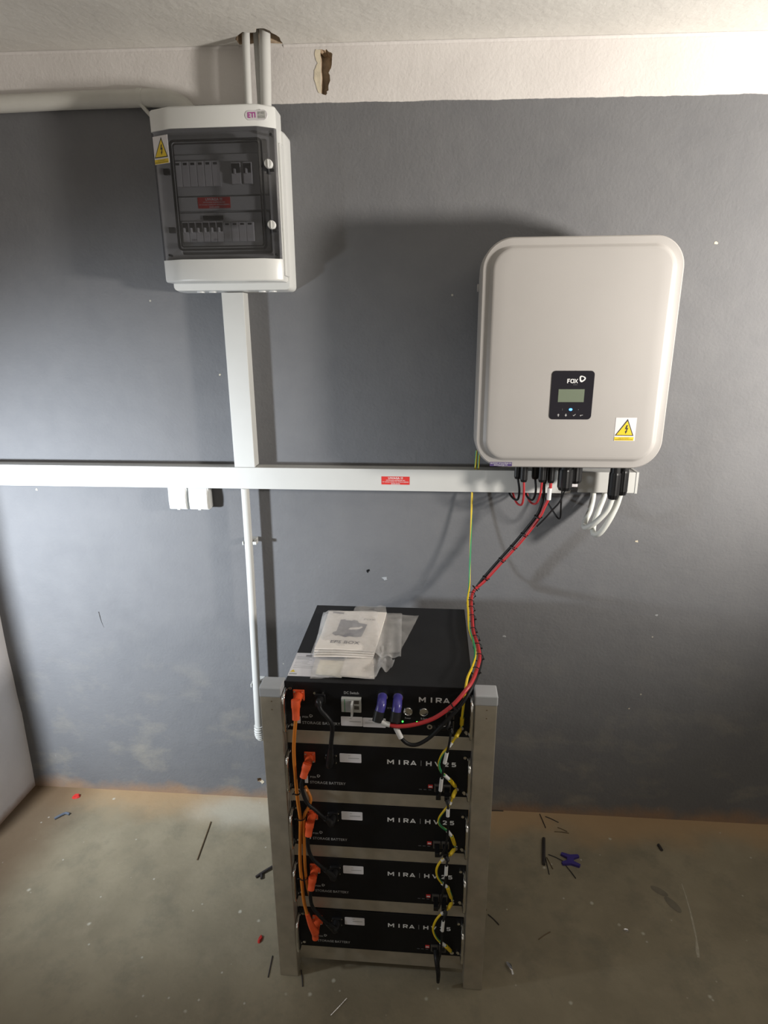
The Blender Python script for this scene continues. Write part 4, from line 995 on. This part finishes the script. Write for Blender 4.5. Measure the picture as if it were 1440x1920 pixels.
for z, x, r_ in ((.611, -.2655, .0070), (.5385, -.2590, .0105), (.352, -.2610, .0105)):
    lab = {.611: 'black cable tie on the orange cable at the second battery', .5385: 'black cable tie where the two orange cables meet', .352: 'black cable tie on the orange cables beside the fourth battery'}[z]
    tie((x, -.6495, z), (0, 0, 1), r_, lab, 'ties on the orange cables', (-.005, -.003, 0))

# ================================================================== MANUALS AND PLASTIC BAGS ON THE LID
LID = ZB[0] + .1330
def sheet(quad, z, thick, nx, ny, fz, seed=1, amp=0.0):
    """gently bent sheet over a four-sided outline (back-left, back-right, front-right, front-left)"""
    q = [Vector((*p, 0)) for p in quad]; bm = bmesh.new(); rnd = random.Random(seed); T_, B_ = [], []
    for j in range(ny + 1):
        v = j / ny; rt, rb = [], []
        for i in range(nx + 1):
            u = i / nx; p = q[0].lerp(q[1], u).lerp(q[3].lerp(q[2], u), v)
            h = z + fz(u, v) + (rnd.uniform(-amp, amp) if amp else 0)
            h = max(h, LID + .0008)
            rb.append(bm.verts.new((p.x, p.y, h))); rt.append(bm.verts.new((p.x, p.y, h + thick)))
        T_.append(rt); B_.append(rb)
    for j in range(ny):
        for i in range(nx):
            bm.faces.new((T_[j][i], T_[j + 1][i], T_[j + 1][i + 1], T_[j][i + 1])).smooth = True
            bm.faces.new((B_[j][i], B_[j][i + 1], B_[j + 1][i + 1], B_[j + 1][i])).smooth = True
    for j in range(ny):
        bm.faces.new((T_[j][0], B_[j][0], B_[j + 1][0], T_[j + 1][0])); bm.faces.new((T_[j][nx], T_[j + 1][nx], B_[j + 1][nx], B_[j][nx]))
    for i in range(nx):
        bm.faces.new((T_[0][i], T_[0][i + 1], B_[0][i + 1], B_[0][i])); bm.faces.new((T_[ny][i], B_[ny][i], B_[ny][i + 1], T_[ny][i + 1]))
    return bm
# papers below
single('leaflet', sheet([(-.222, -.520), (-.160, -.522), (-.157, -.594), (-.221, -.584)], LID + .0016, .003, 8, 8, lambda u, v: .002 * math.sin(3 * v), 1), 'paper_warm', 'folded cream leaflet under the bags, at the front edge of the lid', 'leaflet', (-.19, -.55, LID), smooth=True)
single('leaflet', sheet([(-.160, -.515), (-.088, -.512), (-.079, -.592), (-.160, -.594)], LID + .0022, .004, 8, 8, lambda u, v: .003 * math.sin(2 * u + 2 * v), 2), 'paper', 'white leaflet under the bags, beside the crumpled bag corner', 'leaflet', (-.12, -.55, LID), smooth=True)
# lower bag
def crumple(k, s): return lambda u, v: k * (.5 + .5 * math.sin(9 * u + 3 * v + s)) * (.4 + .6 * math.sin(5 * v + 7 * u * u + s) ** 2)
bagl = root('plastic_bag', 'milky plastic bag at the bottom of the pile, reaching the front edge', 'bag', (-.14, -.50, LID))
part('film', sheet([(-.236, -.430), (-.050, -.435), (-.074, -.596), (-.229, -.612)], LID + .0075, .0006, 26, 26, crumple(.008, 1), 5, .0007), 'film', bagl, smooth=True)
part('film_corner', sheet([(-.090, -.480), (-.055, -.470), (-.034, -.545), (-.078, -.594)], LID + .004, .0006, 14, 14, crumple(.022, 2.2), 6, .0015), 'film', bagl, smooth=True)
bagm = root('plastic_bag', 'middle milky plastic bag whose corner sticks out on the right', 'bag', (-.10, -.35, LID))
part('film', sheet([(-.252, -.268), (.018, -.262), (-.026, -.470), (-.250, -.500)], LID + .004, .0006, 22, 22, crumple(.004, .4), 7, .0006), 'film', bagm, smooth=True)
part('film_flap', sheet([(-.168, -.209), (-.082, -.205), (-.072, -.262), (-.176, -.268)], LID + .003, .0006, 12, 8, crumple(.006, .1), 8, .0006), 'film', bagm, smooth=True)
# booklets
for i in range(4):
    lift = lambda u, v, i=i: .0035 * max(0, v - .55) ** 1.2 * 6 * (1 - .6 * u) * (1 + .25 * i) + .0012 * math.sin(4 * u)
    x = -.241 + i * .0008
    dy = -.0022 * i
    bk = root('manual', ['white manual at the bottom of the bagged stack', 'second white manual from the bottom of the bagged stack', 'third white manual from the bottom of the bagged stack', 'topmost EPS BOX manual with a drawing on its cover'][i], 'booklet', (-.16, -.40, LID))
    zbk = LID + .0065 + i * .0040
    part('pages', sheet([(x, -.283), (x + .165, -.277), (x + .152, -.512 - dy), (x + .004, -.525 - dy)], zbk, .0034, 16, 18, lift, 10 + i), 'paper', bk, smooth=True)
    if i == 3:
        ztop = zbk + .0034
        def onpage(bm, lift=lift, x=x, ztop=ztop, up=.0006):
            bmesh.ops.subdivide_edges(bm, edges=bm.edges, cuts=2)
            for v_ in bm.verts:
                uu = min(1, max(0, (v_.co.x - x - .002) / .158)); yb = -.283 + .006 * uu; yf = -.525 + .013 * uu + .0066; vv = min(1, max(0, (yb - v_.co.y) / (yb - yf)))
                v_.co.z = ztop + lift(uu, vv) + up
            return bm
        def lay(pts):
            bm = bmesh.new(); bm.faces.new([bm.verts.new((px, py, 0)) for px, py in pts]); return bm
        part('cover_drawing', onpage(lay([(-.196, -.336), (-.184, -.334), (-.182, -.338), (-.164, -.341), (-.160, -.336), (-.148, -.340), (-.144, -.352), (-.120, -.358), (-.128, -.432), (-.142, -.436), (-.160, -.432), (-.170, -.440), (-.188, -.428), (-.196, -.432), (-.208, -.418), (-.206, -.408), (-.198, -.404)])), 'ink', bk, label='grey drawing of a flat boxed device')
        part('cover_highlight', onpage(lay([(-.168, -.392), (-.163, -.383), (-.140, -.379), (-.134, -.372), (-.130, -.378), (-.138, -.389), (-.160, -.394)]), up=.0011), 'paper', bk)
        part('cover_print', onpage(text_bm('EPS BOX', -.202, -.128, -.480, -.462, 0, flat=0), up=.0008), 'ink', bk)
        part('cover_print', onpage(text_bm('FOX', -.132, -.100, -.334, -.324, 0, flat=0), up=.0008), 'ink', bk)
        part('cover_print', onpage(lay([(-.224, -.286), (-.192, -.292), (-.193, -.302), (-.225, -.295)]), up=.0008), 'ink', bk)
bagu = root('plastic_bag', 'upper milky plastic bag wrapped over the manuals', 'bag', (-.14, -.40, LID))
def dome(u, v): return .0135 * min(1, u / .08) * min(1, max(0, (.78 - u)) / .12) * min(1, v / .05) + .007 * max(0, v - .6) * 2.2 * (1 - .6 * u) + .0018 * math.sin(13 * u + 5 * v) * math.sin(9 * v) + (.006 * math.sin(24 * u) ** 2 * v if u > .68 else 0)
part('film', sheet([(-.257, -.272), (-.030, -.264), (-.020, -.516), (-.240, -.536)], LID + .0125, .0006, 40, 34, dome, 9, .0003), 'film', bagu, smooth=True)

# ================================================================== BITS ON THE FLOOR
def stick(pts, r, m, label, z=None, name='offcut', cat='offcut'):
    z = r if z is None else z
    single(name, T([(x, y, z + dz) for x, y, dz in pts], r, 8, 3), m, label, cat, (pts[0][0], pts[0][1], 0), smooth=True)
def flake(x, y, rx, ry, h, m, label, name, cat, rot=0, seed=1):
    rnd = random.Random(seed); bm = bmesh.new(); n = 9; ring = []; top = []
    for k in range(n):
        a = 2 * math.pi * k / n; q = rnd.uniform(.75, 1.15); u, v = rx * q * math.cos(a), ry * q * math.sin(a)
        px, py = x + u * math.cos(rot) - v * math.sin(rot), y + u * math.sin(rot) + v * math.cos(rot)
        ring.append(bm.verts.new((px, py, .0003))); top.append(bm.verts.new((x + (px - x) * .7, y + (py - y) * .7, h * rnd.uniform(.6, 1.1))))
    for k in range(n): bm.faces.new((ring[k], ring[(k + 1) % n], top[(k + 1) % n], top[k]))
    bm.faces.new(top); bm.faces.new(ring[::-1])
    single(name, bm, m, label, cat, (x, y, 0))
stick([(-.720, -.132, 0), (-.714, -.21, 0), (-.708, -.295, 0)], .0022, 'brown_scrap', 'thin brown stick on the floor left of the rack')
stick([(-.494, -.348, 0), (-.475, -.330, .002), (-.448, -.307, .004)], .0040, 'dark_scrap', 'bent dark offcut on the floor against the left rack post')
stick([(-.478, -.338, 0), (-.474, -.352, 0)], .0042, 'dark_scrap', 'tiny dark nub beside the bent offcut left of the rack')
stick([(-.376, -.596, 0), (-.3745, -.625, 0), (-.373, -.655, 0)], .0016, 'dark_scrap', 'straight dark tie end on the floor by the left post foot')
stick([(-.287, -.630, .001), (-.280, -.650, 0), (-.274, -.672, 0)], .0017, 'dark_scrap', 'dark tie end on the floor in front of the left post')
stick([(-.152, -.694, 0), (-.170, -.717, 0), (-.188, -.739, 0)], .0018, 'foil', 'shiny wire end on the floor in front of the rack')
flake(-1.271, -.046, .016, .011, .010, 'red_plastic', 'bright red plastic scrap on orange dust near the wall', 'plastic_scrap', 'scrap', .3, 3)
flake(-.424, -.551, .006, .014, .008, 'red_plastic', 'small dark red scrap left of the rack foot', 'plastic_scrap', 'scrap', -.3, 4)
stick([(-1.288, -.160, 0), (-1.275, -.145, .001), (-1.262, -.132, 0), (-1.246, -.136, 0)], .0045, 'blue_grey', 'curled grey-blue plastic strip near the left wall end', .0045, 'plastic_strip', 'scrap')
stick([(.454, -.126, .002), (.445, -.18, .001), (.436, -.233, 0)], .0055, 'dark_scrap', 'thick black offcut on the floor right of the rack')
for i, (a, b_, m, l) in enumerate([
    ((.460, -.009), (.470, -.073), 'dark_scrap', 'dark tie end touching the wall right of the rack'),
    ((.498, -.088), (.547, -.091), 'brown_scrap', 'reddish tie end lying along the orange dust'),
    ((.478, -.020), (.520, -.045), 'dark_scrap', 'dark tie end nearest the wall on the orange dust'),
    ((.512, -.068), (.542, -.085), 'brown_scrap', 'short brown tie end in the orange dust'),
    ((.459, -.188), (.502, -.211), 'dark_scrap', 'dark tie end pointing at the blue spacer'),
    ((.447, -.190), (.448, -.267), 'dark_scrap', 'dark tie end crossing the thick black offcut'),
    ((.452, -.200), (.463, -.245), 'brown_scrap', 'thin brown tie end beside the thick black offcut'),
    ((.508, -.228), (.530, -.276), 'dark_scrap', 'dark tie end below the blue spacer'),
    ((.239, -.423), (.269, -.455), 'dark_scrap', 'dark tie end beside the right rack post'),
    ((.222, -.395), (.236, -.410), 'brown_scrap', 'tiny brown tie end against the right rack post'),
    ((.378, -.492), (.416, -.466), 'brown_scrap', 'brown splinter on open floor right of the rack'),
    ((.255, -.010), (.330, -.004), 'dark_scrap', 'dark wire lying along the wall foot right of the rack'),
    ((.838, -.122), (.842, -.146), 'dark_scrap', 'short dark plug on the floor at the far right')]):
    r_ = .0045 if i == 12 else .0016
    stick([(*a, 0), ((a[0] + b_[0]) / 2, (a[1] + b_[1]) / 2 + .002, 0), (*b_, 0)], r_, m, l)
flake(.284, -.580, .008, .021, .010, 'foil', 'crumpled foil scrap on the floor right of the rack', 'foil_scrap', 'scrap', .5, 6)
flake(.636, -.447, .012, .006, .008, 'foil', 'small bright foil scrap on the open floor at the right', 'foil_scrap', 'scrap', -.2, 7)
# H shaped spacer
bm = bmesh.new()
H = [(-.030, .016), (-.026, .024), (.0, .018), (.026, .024), (.030, .016), (.012, .006), (.010, -.006), (.030, -.016), (.026, -.024), (.0, -.018), (-.026, -.024), (-.030, -.016), (-.012, -.006), (-.010, .006)]
ca, sa = math.cos(-.10), math.sin(-.10)
prism_z(bm, [(.527 + x * ca - y * sa, -.208 + x * sa + y * ca) for x, y in H], .0004, .009)
single('cable_spacer', bm, 'blue_plastic', 'dark blue H-shaped plastic spacer on the floor right of the rack', 'spacer', (.527, -.208, 0))
# long plaster scrape on the floor
bm = bmesh.new(); pth = [(.860, -.270), (.856, -.315), (.849, -.365), (.840, -.415), (.832, -.455), (.820, -.492), (.815, -.512)]
Lf, Rt = [], []
for i, (x, y) in enumerate(pth):
    wd = (.0008, .0014, .002, .0026, .0018, .005, .003)[i]
    Lf.append(bm.verts.new((x - wd, y, .0006))); Rt.append(bm.verts.new((x + wd, y, .0006)))
for i in range(len(pth) - 1): bm.faces.new((Lf[i], Rt[i], Rt[i + 1], Lf[i + 1]))
part('plaster_smear', bm, 'smear', floor)
for cx, cy, rx, ry in ((.780, -.303, .022, .016), (.805, -.348, .017, .026)):
    bm = bmesh.new(); bm.faces.new([bm.verts.new((cx + rx * math.cos(.3 * i) - .3 * ry * math.sin(.3 * i), cy + ry * math.sin(.3 * i) - .4 * rx * math.cos(.3 * i), .0007 + .0001 * (cx > .79))) for i in range(21)])
    part('damp_stain', bm, 'stain', floor)
